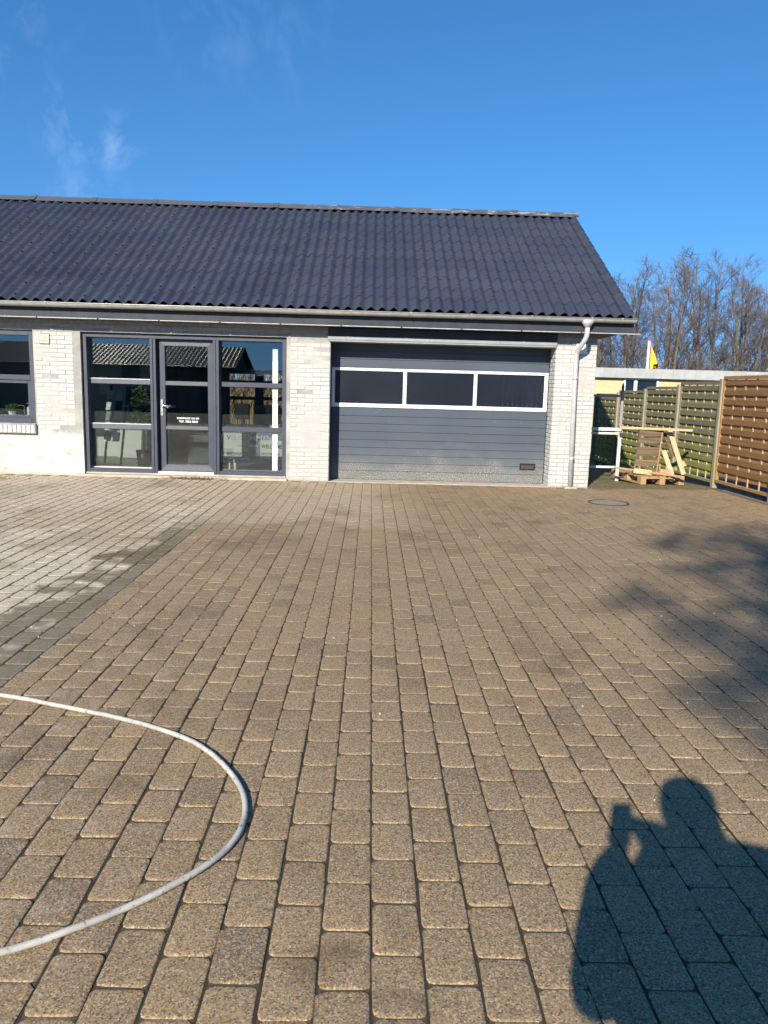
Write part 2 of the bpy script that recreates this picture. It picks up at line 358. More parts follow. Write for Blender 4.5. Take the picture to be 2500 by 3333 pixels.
M['brown_front'] = wood_mat('brown_slat', (.31, .168, .074), (.215, .115, .050), 'y', knots=True, objvar=.2)
M['brown_back'] = wood_mat('brown_back_slat', (.42, .242, .105), (.32, .18, .076), 'y', knots=True, objvar=.2)
M['brown_batten'] = wood_mat('pale_batten', (.60, .44, .25), (.48, .33, .18), 'z')
M['pine'] = wood_mat('fresh_pine', (.60, .47, .28), (.50, .37, .20), 'z', objvar=.12)
M['pallet'] = wood_mat('pallet_wood', (.52, .34, .18), (.40, .25, .13), 'x', objvar=.25)
M['old_pallet'] = wood_mat('old_pallet_wood', (.25, .165, .10), (.10, .066, .042), 'x', objvar=.3)
M['gate_grey'] = simple('grey_steel', (.33, .32, .33), (.26, .25, .26), 8, .5)
M['gate_white'] = simple('white_steel', (.74, .73, .70), (.62, .61, .58), 8, .5)
M['rust'] = simple('rusty_red', (.16, .05, .035), (.1, .035, .03), 10, .7)
M['ybrick'] = yellow_brick_mat()
M['flagpole'] = simple('white_pole', (.82, .82, .82), rough=.35)
M['bark'] = bark_mat('olive_bark', (.21, .185, .125), (.115, .10, .078))
M['twig'] = bark_mat('purple_twig', (.17, .135, .125), (.12, .098, .098))
M['ivy'] = simple('ivy_leaf', (.035, .06, .018), (.055, .08, .025), 8, .5)
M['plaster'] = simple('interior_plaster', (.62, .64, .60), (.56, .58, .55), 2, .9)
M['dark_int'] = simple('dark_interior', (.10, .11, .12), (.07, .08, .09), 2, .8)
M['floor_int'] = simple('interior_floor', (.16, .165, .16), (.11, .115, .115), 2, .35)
M['black'] = simple('black_plastic', (.012, .013, .016), rough=.35)
M['navy'] = simple('navy_screen', (.02, .03, .09), rough=.3)
M['paper'] = simple('printed_paper', (.70, .73, .70), (.5, .55, .56), 20, .7)
M['bluegrey'] = simple('blue_grey_card', (.16, .22, .30), (.10, .14, .2), 20, .6)
M['sign'] = simple('pale_sign_board', (.55, .56, .52), (.50, .51, .48), 3, .6)
M['ink'] = simple('dark_lettering', (.03, .03, .035), rough=.6)
M['teal'] = simple('pale_blue_lettering', (.33, .42, .44), rough=.6)
M['whitetext'] = simple('white_lettering', (.85, .85, .85), (.8, .8, .8), rough=.5)
M['film_or_glare'] = simple('pale_teal_film', (.42, .50, .53), (.40, .48, .5), rough=.4)
M['yellow'] = simple('yellow_cloth', (.85, .60, .05), (.78, .52, .04), 4, .8)
M['red'] = simple('red_cloth', (.60, .06, .05), (.5, .05, .04), 4, .8)
M['flagink'] = simple('flag_lettering', (.13, .11, .10), rough=.8)
M['leaf'] = simple('dry_leaf', (.22, .085, .035), (.30, .15, .06), 30, .8)
M['jacket'] = simple('dark_jacket', (.02, .022, .03), rough=.8)
M['skin'] = simple('skin', (.50, .32, .23), rough=.5)
M['phone'] = simple('phone_shell', (.015, .015, .018), rough=.25)
M['dull_wall'] = simple('dull_wall', (.22, .20, .18), (.16, .15, .14), 3, .85)
M['oldroof'] = roof_mat('neighbour_roof', (.075, .075, .080))
M['reed'] = simple('dry_reed', (.30, .225, .12), (.20, .15, .085), 5, .9)
M['dispenser'] = simple('pale_soap_bottle', (.72, .78, .72), (.65, .72, .66), 5, .35)

# ------------------------------------------------------------------ mesh helpers
class MB:
    def __init__(s): s.v = []; s.f = []; s.mi = []
    def add(s, vs, fs, mi=0):
        o = len(s.v); s.v += [tuple(v) for v in vs]
        for f in fs: s.f.append(tuple(i + o for i in f)); s.mi.append(mi)
        return s
    def box(s, x0, x1, y0, y1, z0, z1, mi=0):
        return s.add([(x0,y0,z0),(x1,y0,z0),(x1,y1,z0),(x0,y1,z0),(x0,y0,z1),(x1,y0,z1),(x1,y1,z1),(x0,y1,z1)],
                     [(0,3,2,1),(4,5,6,7),(0,1,5,4),(1,2,6,5),(2,3,7,6),(3,0,4,7)], mi)
    def bar(s, a, b, wd, th, up=(0, 0, 1), mi=0):
        a, b = Vector(a), Vector(b); d = (b - a).normalized(); u = Vector(up)
        sd_ = d.cross(u).normalized(); u = sd_.cross(d).normalized()
        vs = []
        for p in (a, b):
            for i, j in ((-1,-1),(1,-1),(1,1),(-1,1)): vs.append(p + sd_*(i*wd/2) + u*(j*th/2))
        return s.add(vs, [(0,3,2,1),(4,5,6,7),(0,1,5,4),(1,2,6,5),(2,3,7,6),(3,0,4,7)], mi)
    def tube(s, pts, rad, n=8, cap=True, mi=0):
        pts = [Vector(p) for p in pts]; rad = rad if isinstance(rad, (list, tuple)) else [rad]*len(pts)
        o = len(s.v); ref = None
        for i, p in enumerate(pts):
            d = (pts[min(i+1, len(pts)-1)] - pts[max(i-1, 0)])
            d = d.normalized() if d.length > 1e-9 else Vector((0, 0, 1))
            if ref is None:
                ref = d.orthogonal().normalized()
            ref = (ref - d*ref.dot(d)); ref = ref.normalized() if ref.length > 1e-6 else d.orthogonal().normalized()
            bi = d.cross(ref)
            for k in range(n):
                a = 2*math.pi*k/n; s.v.append(tuple(p + (ref*math.cos(a) + bi*math.sin(a))*rad[i]))
        for i in range(len(pts)-1):
            for k in range(n):
                a = o+i*n+k; b = o+i*n+(k+1) % n
                s.f.append((a, b, b+n, a+n)); s.mi.append(mi)
        if cap:
            s.f.append(tuple(o+k for k in reversed(range(n)))); s.mi.append(mi)
            e = o+(len(pts)-1)*n; s.f.append(tuple(e+k for k in range(n))); s.mi.append(mi)
        return s
    def disc(s, c, r, z0, z1, n=32, mi=0):
        a = [(c[0]+r*math.cos(2*math.pi*k/n), c[1]+r*math.sin(2*math.pi*k/n)) for k in range(n)]
        vs = [(x, y, z0) for x, y in a] + [(x, y, z1) for x, y in a]
        return s.add(vs, [(k, (k+1) % n, n+(k+1) % n, n+k) for k in range(n)] + [tuple(range(n, 2*n)), tuple(reversed(range(n)))], mi)
    def mesh(s, name, mats, org=(0, 0, 0), bevel=0, smooth=False, seg=1):
        me = bpy.data.meshes.new(name)
        ox, oy, oz = org
        me.from_pydata([(x-ox, y-oy, z-oz) for x, y, z in s.v], [], s.f)
        for m in (mats if isinstance(mats, (list, tuple)) else [mats]): me.materials.append(m if not isinstance(m, str) else M[m])
        me.polygons.foreach_set('material_index', s.mi)
        if bevel:
            bm = bmesh.new(); bm.from_mesh(me)
            bmesh.ops.bevel(bm, geom=bm.edges[:], offset=bevel, segments=seg, affect='EDGES', clamp_overlap=True)
            bm.to_mesh(me); bm.free()
        if smooth: me.polygons.foreach_set('use_smooth', [True]*len(me.polygons))
        me.update(); return me
def tag(o, label=None, cat=None, group=None, kind=None):
    if label: o['label'] = label
    if cat: o['category'] = cat
    if group: o['group'] = group
    if kind: o['kind'] = kind
    return o
ORG = {}
def root(name, loc, label, cat, group=None, rz=0.0):
    o = bpy.data.objects.new(name, None); C.objects.link(o); o.location = loc; o.rotation_euler = (0, 0, rz)
    o.empty_display_size = .2; ORG[o.name] = tuple(loc); return tag(o, label, cat, group)
def put(name, me, parent=None, loc=(0, 0, 0), rot=None, scale=None):
    o = bpy.data.objects.new(name, me); C.objects.link(o); o.location = loc
    if rot is not None: o.rotation_euler = rot
    if scale is not None: o.scale = scale
    if parent is not None:
        o.parent = parent; ORG[o.name] = ORG.get(parent.name, (0, 0, 0))
    return o
def part(name, mb, mats, parent, bevel=0, smooth=False, seg=1):
    """a part whose mesh is given in world coordinates, under a thing that is not rotated"""
    return put(name, mb.mesh(name, mats, ORG.get(parent.name, (0, 0, 0)) if parent else (0, 0, 0), bevel, smooth, seg), parent)
def local(name, mb, mats, parent, bevel=0, smooth=False):
    return put(name, mb.mesh(name, mats, (0, 0, 0), bevel, smooth), parent)
def text_mesh(txt, size, mat, bold=.012, extrude=.001, shear=0.0):
    cu = bpy.data.curves.new('lettering', 'FONT'); cu.body = txt; cu.size = size; cu.offset = bold*size; cu.extrude = extrude; cu.align_x = 'LEFT'; cu.shear = shear
    ob = bpy.data.objects.new('lettering_tmp', cu); C.objects.link(ob)
    dg = bpy.context.evaluated_depsgraph_get()
    me = bpy.data.meshes.new_from_object(ob.evaluated_get(dg))
    bpy.data.objects.remove(ob); bpy.data.curves.remove(cu)
    me.materials.clear(); me.materials.append(M[mat]); return me
def wall_text(txt, x0, x1, z, h, Y, mat, parent, bold=.014, name='lettering'):
    me = text_mesh(txt, 1.0, mat, bold, .001)
    xs = [v.co.x for v in me.vertices]; ys = [v.co.y for v in me.vertices]
    sx = (x1-x0)/(max(xs)-min(xs)); sz = h/(max(ys)-min(ys)); mx, my = min(xs), min(ys)
    o = ORG[parent.name]
    for v in me.vertices:
        v.co = ((v.co.x-mx)*sx + x0 - o[0], Y - v.co.z - o[1], (v.co.y-my)*sz + z - o[2])
    me.update(); return put(name, me, parent)

def gz(y): return 0.0 if y < 13.0 else (-.047*(y-13.0) if y < 27 else -.658)

# ------------------------------------------------------------------ ground and paved yard
g = MB()
ys = [-400, -4.2, 13.0, 27.0, 600]
zs = [-.07, -.07, -.07, -.72, -.72]
for i in range(4):
    g.add([(-500, ys[i], zs[i]), (500, ys[i], zs[i]), (500, ys[i+1], zs[i+1]), (-500, ys[i+1], zs[i+1])], [(0, 1, 2, 3)])
ground = part('ground', g, 'lawn', None); tag(ground, kind='structure')

XL, XRT, YB, YF = -9.4, 5.86, -4.0, 12.425
yb = MB()
yb.add([(XL, YB, -.0042), (XRT, YB, -.0042), (XRT, YF, -.0042), (XL, YF, -.0042)], [(0, 1, 2, 3)])
yb.add([(3.4, YF, -.0042), (XRT, YF, -.0042), (XRT, 13, -.0042), (3.4, 13, -.0042), (XRT, 19.2, gz(19.2)-.0042), (3.4, 19.2, gz(19.2)-.0042)], [(0, 1, 2, 3), (3, 2, 4, 5)])
yard = part('paved_yard', yb, 'joint', None); tag(yard, kind='structure')
MHX, MHY, MHR = 3.41, 10.77, .285
def rrect(wd, ln, r, n):
    pts = []
    for cx_, cy_, a0 in ((wd/2-r, ln/2-r, 0), (-wd/2+r, ln/2-r, 90), (-wd/2+r, -ln/2+r, 180), (wd/2-r, -ln/2+r, 270)):
        for k in range(n):
            a = R(a0 + 90*k/(n-1)); pts.append((cx_+r*math.cos(a), cy_+r*math.sin(a)))
    return pts
def stone_template(n, wd=.1376, ln=.2118, r=.018):
    rings = [(0, -.02), (0, -.0026), (.005, -.0008), (.013, 0)] if n > 2 else [(0, -.014), (0, -.0018), (.009, 0)]
    vs, fs = [], []
    for ins, z in rings: vs += [(x, y, z) for x, y in rrect(wd-2*ins, ln-2*ins, max(r-ins*.4, .004), n)]
    k = 4*n
    for i in range(len(rings)-1):
        for j in range(k): fs.append((i*k+j, i*k+(j+1) % k, (i+1)*k+(j+1) % k, (i+1)*k+j))
    fs.append(tuple(range((len(rings)-1)*k, len(rings)*k)))
    return vs, fs
near_v, near_f = stone_template(3); far_v, far_f = stone_template(2)
near_meshes = []
rs = random.Random(3)
for q in range(6):
    me = bpy.data.meshes.new('paving_stone')
    jit = [(rs.gauss(0, .0013), rs.gauss(0, .0013)) for _ in range(12)]
    me.from_pydata([(x+jit[i % 12][0], y+jit[i % 12][1], z) for i, (x, y, z) in enumerate(near_v)], [], near_f)
    me.materials.append(M['paver']); me.polygons.foreach_set('use_smooth', [True]*len(me.polygons)); near_meshes.append(me)
stones = []
c0, c1 = int(math.floor((XL-COLX0)/COLW))+1, int(math.floor((XRT-COLX0)/COLW))-1
for ci in range(c0, c1+1):
    xc = COLX0 + (ci+.5)*COLW + rs.uniform(-.0015, .0015)
    off = 0 if ci % 2 == 0 else .5
    drift = rs.uniform(-.012, .012)
    r0 = int(math.floor((YB-ROWY0)/ROWL)); r1 = int((19.0-ROWY0)/ROWL)
    for ri in range(r0, r1):
        yc = ROWY0 + (ri+.5-off)*ROWL + drift + rs.uniform(-.002, .002)
        if yc < YB+.11: continue
        if yc > YF-.105 and xc < 3.68: continue
        if math.hypot(xc-MHX, yc-MHY) < MHR+.075: continue
        stones.append((xc, yc, gz(yc)+rs.uniform(-.0016, .0016), rs.gauss(0, .0045), rs.gauss(0, .004), rs.gauss(0, .006)))
def in_view(x, y):
    p = Vector((x, y, 0)) - CAM; zc = p.dot(F)
    if zc < .3: return -1
    u, v = p.dot(R2)/zc*2500.87/1250, p.dot(U2)/zc*2500.87/1666.5
    return zc if abs(u) < 1.02 and abs(v) < 1.03 else -1
order = sorted([(in_view(s_[0], s_[1]), i) for i, s_ in enumerate(stones) if in_view(s_[0], s_[1]) > 0])
near_ids = set(i for _, i in order[:300])
av = np.array(far_v); allv = []; allf = []; nf = 0
for i, (x, y, z, a, b, c) in enumerate(stones):
    if i in near_ids:
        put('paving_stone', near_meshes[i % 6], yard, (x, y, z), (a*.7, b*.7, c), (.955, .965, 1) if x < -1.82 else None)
    else:
        vv = av.copy(); vv[:, :2] *= (.95 if x < -1.82 else 1.0); ca, sa = math.cos(c), math.sin(c)
        px = vv[:, 0]*ca - vv[:, 1]*sa; py = vv[:, 0]*sa + vv[:, 1]*ca
        pz = vv[:, 2] + py*a + px*b*1.5 - (py*.047 if y > 13 else 0)
        allv.append(np.stack([px+x, py+y, pz+z], 1)); allf += [tuple(k+nf for k in f_) for f_ in far_f]; nf += len(av)
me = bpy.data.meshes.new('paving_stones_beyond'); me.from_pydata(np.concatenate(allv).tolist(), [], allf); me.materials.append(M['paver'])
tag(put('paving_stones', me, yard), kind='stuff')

# manhole
mh = root('manhole_cover', (MHX, MHY, 0), 'round concrete-filled manhole cover set in the paving before the right brick pier', 'manhole cover')
ring = MB(); n = 40
for k in range(n):
    a0, a1 = 2*math.pi*k/n, 2*math.pi*(k+1)/n
    P = []
    for a in (a0, a1):
        for r_, z_ in ((MHR, -.01), (MHR, .006), (MHR-.022, .006), (MHR-.026, -.01)): P.append((MHX+r_*math.cos(a), MHY+r_*math.sin(a), z_))
    ring.add(P, [(0, 4, 5, 1), (1, 5, 6, 2), (2, 6, 7, 3)])
part('rim', ring, 'iron', mh)
part('lid', MB().disc((MHX, MHY), MHR-.032, -.01, .002, 40), 'conc_dark', mh)
part('collar', MB().disc((MHX, MHY), MHR+.1, -.02, -.003, 40), 'conc_dark', mh)

# ------------------------------------------------------------------ workshop building
YW = 12.43
BX0, BX1 = -9.6, 3.57
bld = root('workshop_building', (0, YW, 0), 'long low white-painted brick workshop with dark corrugated roof and grey garage door', 'building')
wl = MB()
T = .34
ENX0, ENX1, ENZ = -4.60, -1.36, 2.275
GAX0, GAX1, GAZ = -.67, 2.92, 2.262
WIX0, WIX1, WIZ0, WIZ1 = -6.75, -5.34, .82, 2.28
WTOP = 2.62
for x0, x1, z0, z1 in ((BX0, WIX0, -.05, WTOP), (WIX0, WIX1, -.05, WIZ0), (WIX0, WIX1, WIZ1, WTOP), (WIX1, ENX0, -.05, WTOP), (ENX0, ENX1, ENZ, WTOP), (ENX1, GAX0, -.05, WTOP), (GAX0, GAX1, GAZ+.01, WTOP), (GAX1, BX1, -.05, WTOP)):
    wl.box(x0, x1, YW, YW+T, z0, z1)
# gable, rear and inner walls
wl.box(BX1-.3, BX1, YW+T, 19.9, -.4, 2.62)
wl.add([(BX1, YW, 2.62), (BX1, 20.2, 2.62), (BX1, 16.2, 4.93), (BX1-.3, YW, 2.62), (BX1-.3, 20.2, 2.62), (BX1-.3, 16.2, 4.93)], [(0, 1, 2), (3, 5, 4), (0, 2, 5, 3), (1, 4, 5, 2)])
wl.box(BX0, BX0+.3, YW+T, 19.9, -.4, 2.62)
for x0, x1, z0, z1 in ((BX0, -3.7, -.5, 2.62), (-3.7, -1.9, -.5, .42), (-3.7, -1.9, 1.86, 2.62), (-1.9, BX1, -.5, 2.62)):
    wl.box(x0, x1, 19.9, 20.2, z0, z1)
wall = part('wall', wl, 'mortar', bld)
# bricks
brick_cache = {}
def brick_mesh(L, H=.055):
    k = round(L, 3)
    if k not in brick_cache:
        b_ = .004
        vs = []
        for ins, yy in ((0, 0), (0, -.0045), (b_, -.0075)):
            for x, z in ((0, 0), (L, 0), (L, H), (0, H)):
                vs.append((x + (ins if x == 0 else -ins), yy, z + (ins if z == 0 else -ins)))
        fs = [(i*4+j, i*4+(j+1) % 4, (i+1)*4+(j+1) % 4, (i+1)*4+j) for i in range(2) for j in range(4)] + [(8, 9, 10, 11)]
        me = bpy.data.meshes.new('brick'); me.from_pydata(vs, [], fs); me.materials.append(M['brick']); brick_cache[k] = me
    return brick_cache[k]
from mathutils import noise as mnoise
rb = random.Random(11); nb = 0; extra = MB()
def brick_run(x0, x1, z0, z1, objs, Y=YW, flush=None):
    global nb
    c = 0; k0 = int(round(z0/.0667))
    for k in range(k0, 60):
        zb = k*.0667+.006
        if zb+.055 > z1: break
        x = x0 + .004; first = True
        pat = [.228, .228] if k % 2 == 0 else [.108, .228]
        i = 0
        while x < x1 - .03:
            L = pat[0] if i == 0 and k % 2 == 0 else (.108 if i == 0 else .228)
            L = min(L + rb.uniform(-.003, .003), x1 - .004 - x)
            if x1 - .004 - (x+L) < .05: L = x1-.004-x
            sy = rb.uniform(.5, 1.2)
            if mnoise.noise(Vector((x*2.3, 4.7, zb*1.7))) > .02 and zb > .55: sy *= .2
            if flush and flush(x, zb): sy *= .22
            if objs and nb < 300:
                put('brick', brick_mesh(L), wall, (x, Y-YW+.0005, zb+rb.uniform(-.0015, .0015)), None, (1, sy, 1)); nb += 1
            else:
                d = .0075*sy
                extra.add([(x, Y, zb), (x+L, Y, zb), (x+L, Y, zb+.055), (x, Y, zb+.055), (x+.003, Y-d, zb+.003), (x+L-.003, Y-d, zb+.003), (x+L-.003, Y-d, zb+.052), (x+.003, Y-d, zb+.052)], [(0,1,5,4),(1,2,6,5),(2,3,7,6),(3,0,4,7),(4,5,6,7)])
            x += L+.012; i += 1
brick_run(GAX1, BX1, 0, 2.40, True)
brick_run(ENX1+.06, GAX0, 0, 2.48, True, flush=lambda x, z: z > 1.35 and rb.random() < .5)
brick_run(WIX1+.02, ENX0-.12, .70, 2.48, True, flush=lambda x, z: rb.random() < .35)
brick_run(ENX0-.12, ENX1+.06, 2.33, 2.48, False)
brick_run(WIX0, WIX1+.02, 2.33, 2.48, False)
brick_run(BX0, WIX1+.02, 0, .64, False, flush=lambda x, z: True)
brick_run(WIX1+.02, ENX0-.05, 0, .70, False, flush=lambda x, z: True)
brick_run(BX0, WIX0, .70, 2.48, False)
# garage reveal, right side (faces the sun side), and gable wall courses
for k in range(0, 34):
    zb = k*.0667+.006
    ylen = [.108, .228] if k % 2 else [.228, .108]
    y = YW+.004
    for L in ylen:
        if y+L > YW+.36: L = YW+.36-y
        if L > .03: extra.add([(GAX1, y, zb), (GAX1, y+L, zb), (GAX1, y+L, zb+.055), (GAX1, y, zb+.055), (GAX1-.006, y+.003, zb+.003), (GAX1-.006, y+L-.003, zb+.003), (GAX1-.006, y+L-.003, zb+.052), (GAX1-.006, y+.003, zb+.052)], [(0,4,5,1),(1,5,6,2),(2,6,7,3),(3,7,4,0),(4,7,6,5)])
        y += L+.012
tag(put('brickwork', extra.mesh('brickwork', 'brick', (0, YW, 0)), wall), kind='stuff')

# plinth strips and thresholds
pl = MB(); pl.box(-4.72, ENX1+.02, YW-.07, YW+.2, -.03, .035); pl.box(ENX0+.01, ENX1-.01, YW+.03, YW+.3, .0351, .062)
part('threshold', pl, 'concrete', bld, .006)
pg_ = MB(); pg_.box(GAX0, GAX1, YW-.03, YW+.42, -.04, .008); part('threshold', pg_, 'concrete', bld, .004)
pp = MB(); pp.box(3.16, 3.36, YW-.15, YW+.001, -.03, .03); part('pipe_foot', pp, 'concrete', bld, .008)
# brick sill under the left window
sl = MB(); sl.box(WIX0-.06, WIX1+.005, YW-.055, YW+.06, .66, .80); sill = part('window_sill', sl, 'mortar', bld, .003)
bs = MB(); bs.box(0, .062, -.012, .0, 0, .128); bs2 = bs.mesh('sill_brick', 'brick', bevel=.004)
k = 0
while WIX1 - .07 - k*.072 > WIX0-.05:
    put('sill_brick', bs2, sill, (WIX1 - .066 - k*.072, -.054, .668 + rb.uniform(-.002, .002))); k += 1
tp = MB(); tp.box(WIX0-.06, WIX1+.005, YW-.06, YW+.06, .8001, .816); part('sill_cap', tp, 'mortar', sill, .003)

# ---- glazed entrance
FY = 12.485; GY = 12.625           # frame front, glass
ent = MB()
ent.box(ENX0+.012, ENX0+.072, FY, FY+.17, .062, ENZ-.01)
ent.box(ENX1-.072, ENX1-.006, FY, FY+.17, .062, ENZ-.01)
ent.box(ENX0+.0721, ENX1-.0721, FY, FY+.17, ENZ-.075, ENZ-.0101)
entf = part('entrance_frame', ent, 'frame', bld, .004)
part('bottom_rail', MB().box(ENX0+.0722, -3.5331, FY+.002, FY+.17, .0622, .125), 'frame', entf, .004)
part('bottom_rail', MB().box(-2.4419, ENX1-.0722, FY+.002, FY+.17, .0622, .125), 'frame', entf, .004)
for x0, x1 in ((-3.533, -3.440), (-2.535, -2.442)):
    part('mullion', MB().box(x0, (x0+x1)/2-.004, FY-.002, FY+.17, .0621, ENZ-.0752).box((x0+x1)/2+.004, x1, FY-.004, FY+.17, .0621, ENZ-.0752).box((x0+x1)/2-.0041, (x0+x1)/2+.0041, FY+.012, FY+.16, .0621, ENZ-.0752), 'frame', entf, .003)
part('gasket', MB().box(ENX0-.001, ENX0+.0119, FY+.002, FY+.15, .062, ENZ).box(ENX0, ENX1, FY+.002, FY+.15, ENZ-.0099, ENZ+.002), 'rubber', entf)
def bay(x0, x1, mat, dirty=True):
    for z0, z1 in ((1.478, 1.556), (.757, .838)):
        part('transom', MB().box(x0-.001, x1+.001, GY-.055, GY+.02, z0, z1), mat, entf, .006)
        if dirty: part('transom_lit_edge', MB().box(x0, x1, GY-.054, GY-.003, z1+.0005, z1+.010), 'alu', entf)  # pale strip put in for the sunlit top edge of the transom
    part('glazing_bead', MB().box(x0-.001, x1+.001, GY-.05, GY-.004, .1252, .140), 'alu' if dirty else 'frame2', entf, .002)
    for i, (z0, z1) in enumerate(((.128, .757), (.838, 1.478), (1.556, ENZ-.0751))):
        part('pane', MB().box(x0-.006, x1+.006, GY, GY+.006, z0-.006, z1+.006), 'glass_dirty' if (i == 0 and dirty) else 'glass', entf)
bay(ENX0+.072, -3.533, 'frame2'); bay(-2.442, ENX1-.072, 'frame', False)
# white stripe film with pale teal bands on the right bay
stp = MB(); stp.box(-1.604, -1.52, GY-.0022, GY-.0012, .13, 1.915); stripe = part('glass_stripe', stp, 'white', entf)
bnd = MB()
bnd.box(-1.604, -1.52, GY-.0034, GY-.0024, 1.232, 1.305); bnd.box(-1.604, -1.52, GY-.0034, GY-.0024, .55, .63); bnd.box(-1.604, -1.52, GY-.0022, GY-.0012, 1.9155, 2.095)
part('stripe_band', bnd, 'film_or_glare', stripe)
# door
DY = 12.565
D0, D1 = -3.402, -2.546
door = part('entrance_door', MB().box(D0, D0+.086, DY, DY+.07, .105, 2.186).box(D1-.09, D1, DY, DY+.07, .105, 2.186), 'frame', bld, .006)
door['label'] = 'anthracite glazed entrance door with steel lever handle'
part('door_rail', MB().add([(D0, DY-.001, 2.187), (D1, DY-.001, 2.187), (D1-.09, DY-.001, 2.103), (D0+.086, DY-.001, 2.103), (D0, DY+.07, 2.187), (D1, DY+.07, 2.187), (D1-.09, DY+.07, 2.103), (D0+.086, DY+.07, 2.103)], [(3,2,1,0),(4,5,6,7),(0,1,5,4),(3,7,6,2)]), 'frame2', door)
part('door_rail', MB().add([(D0, DY-.001, .104), (D1, DY-.001, .104), (D1-.09, DY-.001, .200), (D0+.086, DY-.001, .200), (D0, DY+.07, .104), (D1, DY+.07, .104), (D1-.09, DY+.07, .200), (D0+.086, DY+.07, .200)], [(0,1,2,3),(7,6,5,4),(4,5,1,0),(2,6,7,3)]), 'frame2', door)
for z0, z1 in ((1.478, 1.546), (.770, .832)): part('door_rail', MB().box(D0+.085, D1-.089, DY+.004, DY+.06, z0, z1), 'frame2', door, .006)
for i, (z0, z1) in enumerate(((.2, .77), (.832, 1.478), (1.546, 2.103))):
    part('pane', MB().box(D0+.08, D1-.084, DY+.04, DY+.046, z0-.005, z1+.005), 'glass_dirty' if i == 0 else 'glass', door)
part('jamb', MB().box(-3.4399, D0-.002, DY+.02, DY+.09, .063, ENZ-.0751).box(D1+.002, -2.5351, DY+.02, DY+.09, .063, ENZ-.0751).box(D0-.002, D1+.002, DY+.02, DY+.09, 2.189, ENZ-.0751), 'rubber', entf)
part('door_sill', MB().box(-3.4398, -2.5352, FY, FY+.16, .0623, .092), 'alu', entf, .004)
hp = MB(); pts = rrect(.036, .262, .017, 5)
hp.add([(-3.376+x, DY-.001, 1.122+z) for x, z in pts] + [(-3.376+x, DY-.012, 1.122+z) for x, z in pts], [(i, (i+1) % 20, 20+(i+1) % 20, 20+i) for i in range(20)] + [tuple(range(20, 40))])
hd = part('door_handle', hp, 'handle', door)
part('lever', MB().tube([(-3.376, DY-.01, 1.155), (-3.376, DY-.055, 1.155), (-3.35, DY-.06, 1.154), (-3.30, DY-.058, 1.150), (-3.225, DY-.056, 1.150)], [.011, .010, .011, .010, .009], 8), 'handle', door, smooth=True)
part('keyhole', MB().box(-3.381, -3.371, DY-.014, DY-.011, 1.03, 1.055), 'black', door)
wall_text('KONTAKT OS PÅ', -3.145, -2.787, .940, .040, DY+.038, 'whitetext', door, .03)
wall_text('TLF. 7023 8833', -3.115, -2.81, .886, .034, DY+.038, 'whitetext', door, .03)

# ---- left window
WY = 12.465
wf_ = part('window', MB().box(WIX0, WIX0+.08, WY, WY+.12, WIZ0, WIZ1-.012).box(WIX1-.082, WIX1-.004, WY, WY+.12, WIZ0, WIZ1-.012).box(WIX0+.08, WIX1-.0821, WY, WY+.12, WIZ1-.085, WIZ1-.0121).box(WIX0+.08, WIX1-.0821, WY-.004, WY+.12, WIZ0+.001, .905).box(WIX0+.08, WIX1-.0821, WY, WY+.12, 1.50, 1.582), 'frame', bld, .004)
part('sash', MB().box(WIX0+.0805, WIX0+.13, WY+.02, WY+.09, .9055, 1.499).box(WIX1-.135, WIX1-.0825, WY+.02, WY+.09, .9055, 1.499).box(WIX0+.1305, WIX1-.1355, WY+.02, WY+.09, 1.448, 1.499).box(WIX0+.1305, WIX1-.1355, WY+.02, WY+.09, .9056, .945), 'frame', wf_, .004)
part('pane', MB().box(WIX0+.12, WIX1-.125, WY+.06, WY+.066, .94, 1.455), 'glass', wf_)
part('pane', MB().box(WIX0+.075, WIX1-.078, WY+.06, WY+.066, 1.578, WIZ1-.08), 'glass', wf_)
part('gasket', MB().box(WIX0, WIX1, WY+.004, WY+.1, WIZ1-.0118, WIZ1+.001), 'rubber', wf_)
part('window_board', MB().box(WIX0+.05, WIX1-.05, WY+.13, WY+.40, .90, .93), 'white', wf_, .004)

# ---- vent
ve = part('wall_vent', MB().box(-5.232, -5.072, YW-.022, YW-.004, 2.068, 2.233), 'vent', bld, .012, seg=2)
part('vent_slot', MB().box(-5.205, -5.098, YW-.0225, YW-.0221, 2.098, 2.212), 'fascia', ve)
vs_ = MB().box(0, .112, -.012, 0, 0, .013).mesh('vent_louvre', 'vent')
for i in range(5): put('vent_louvre', vs_, ve, (-5.208, -.0215, 2.098+i*.0238), (R(-18), 0, 0))

# ---- garage door
GDY = 12.80
gpan = [(.012, .152), (.156, .284), (.288, .413), (.417, .541), (.545, .669), (.673, .806), (.810, .934), (.938, 1.060), (1.064, 1.186), (1.846, 1.98), (1.984, 2.11), (2.114, 2.25)]
gframe = part('garage_door', MB().box(GAX0+.012, GAX1-.006, GDY+.012, GDY+.05, .012, 1.2).box(GAX0+.012, GAX1-.006, GDY+.012, GDY+.05, 1.84, 2.45), 'garage', bld)
gframe['label'] = 'grey sectional garage door with a band of three dark windows'
pmesh = {}
for z0, z1 in gpan:
    part('door_panel', MB().box(GAX0+.014, GAX1-.008, GDY, GDY+.0121, z0, z1), 'garage', gframe, .0035)
part('bottom_seal', MB().box(GAX0+.014, GAX1-.008, GDY-.004, GDY+.04, -.008+.017, .0119), 'rubber', gframe)
fr = MB()
fx0, fx1 = -.658, 2.905
fr.box(fx0, fx1, GDY-.006, GDY+.04, 1.797, 1.842).box(fx0, fx1, GDY-.006, GDY+.04, 1.205, 1.268)
for a, b in ((fx0, -.605), (.514, .573), (1.676, 1.734), (2.842, fx1)): fr.box(a, b, GDY-.005, GDY+.04, 1.2681, 1.7969)
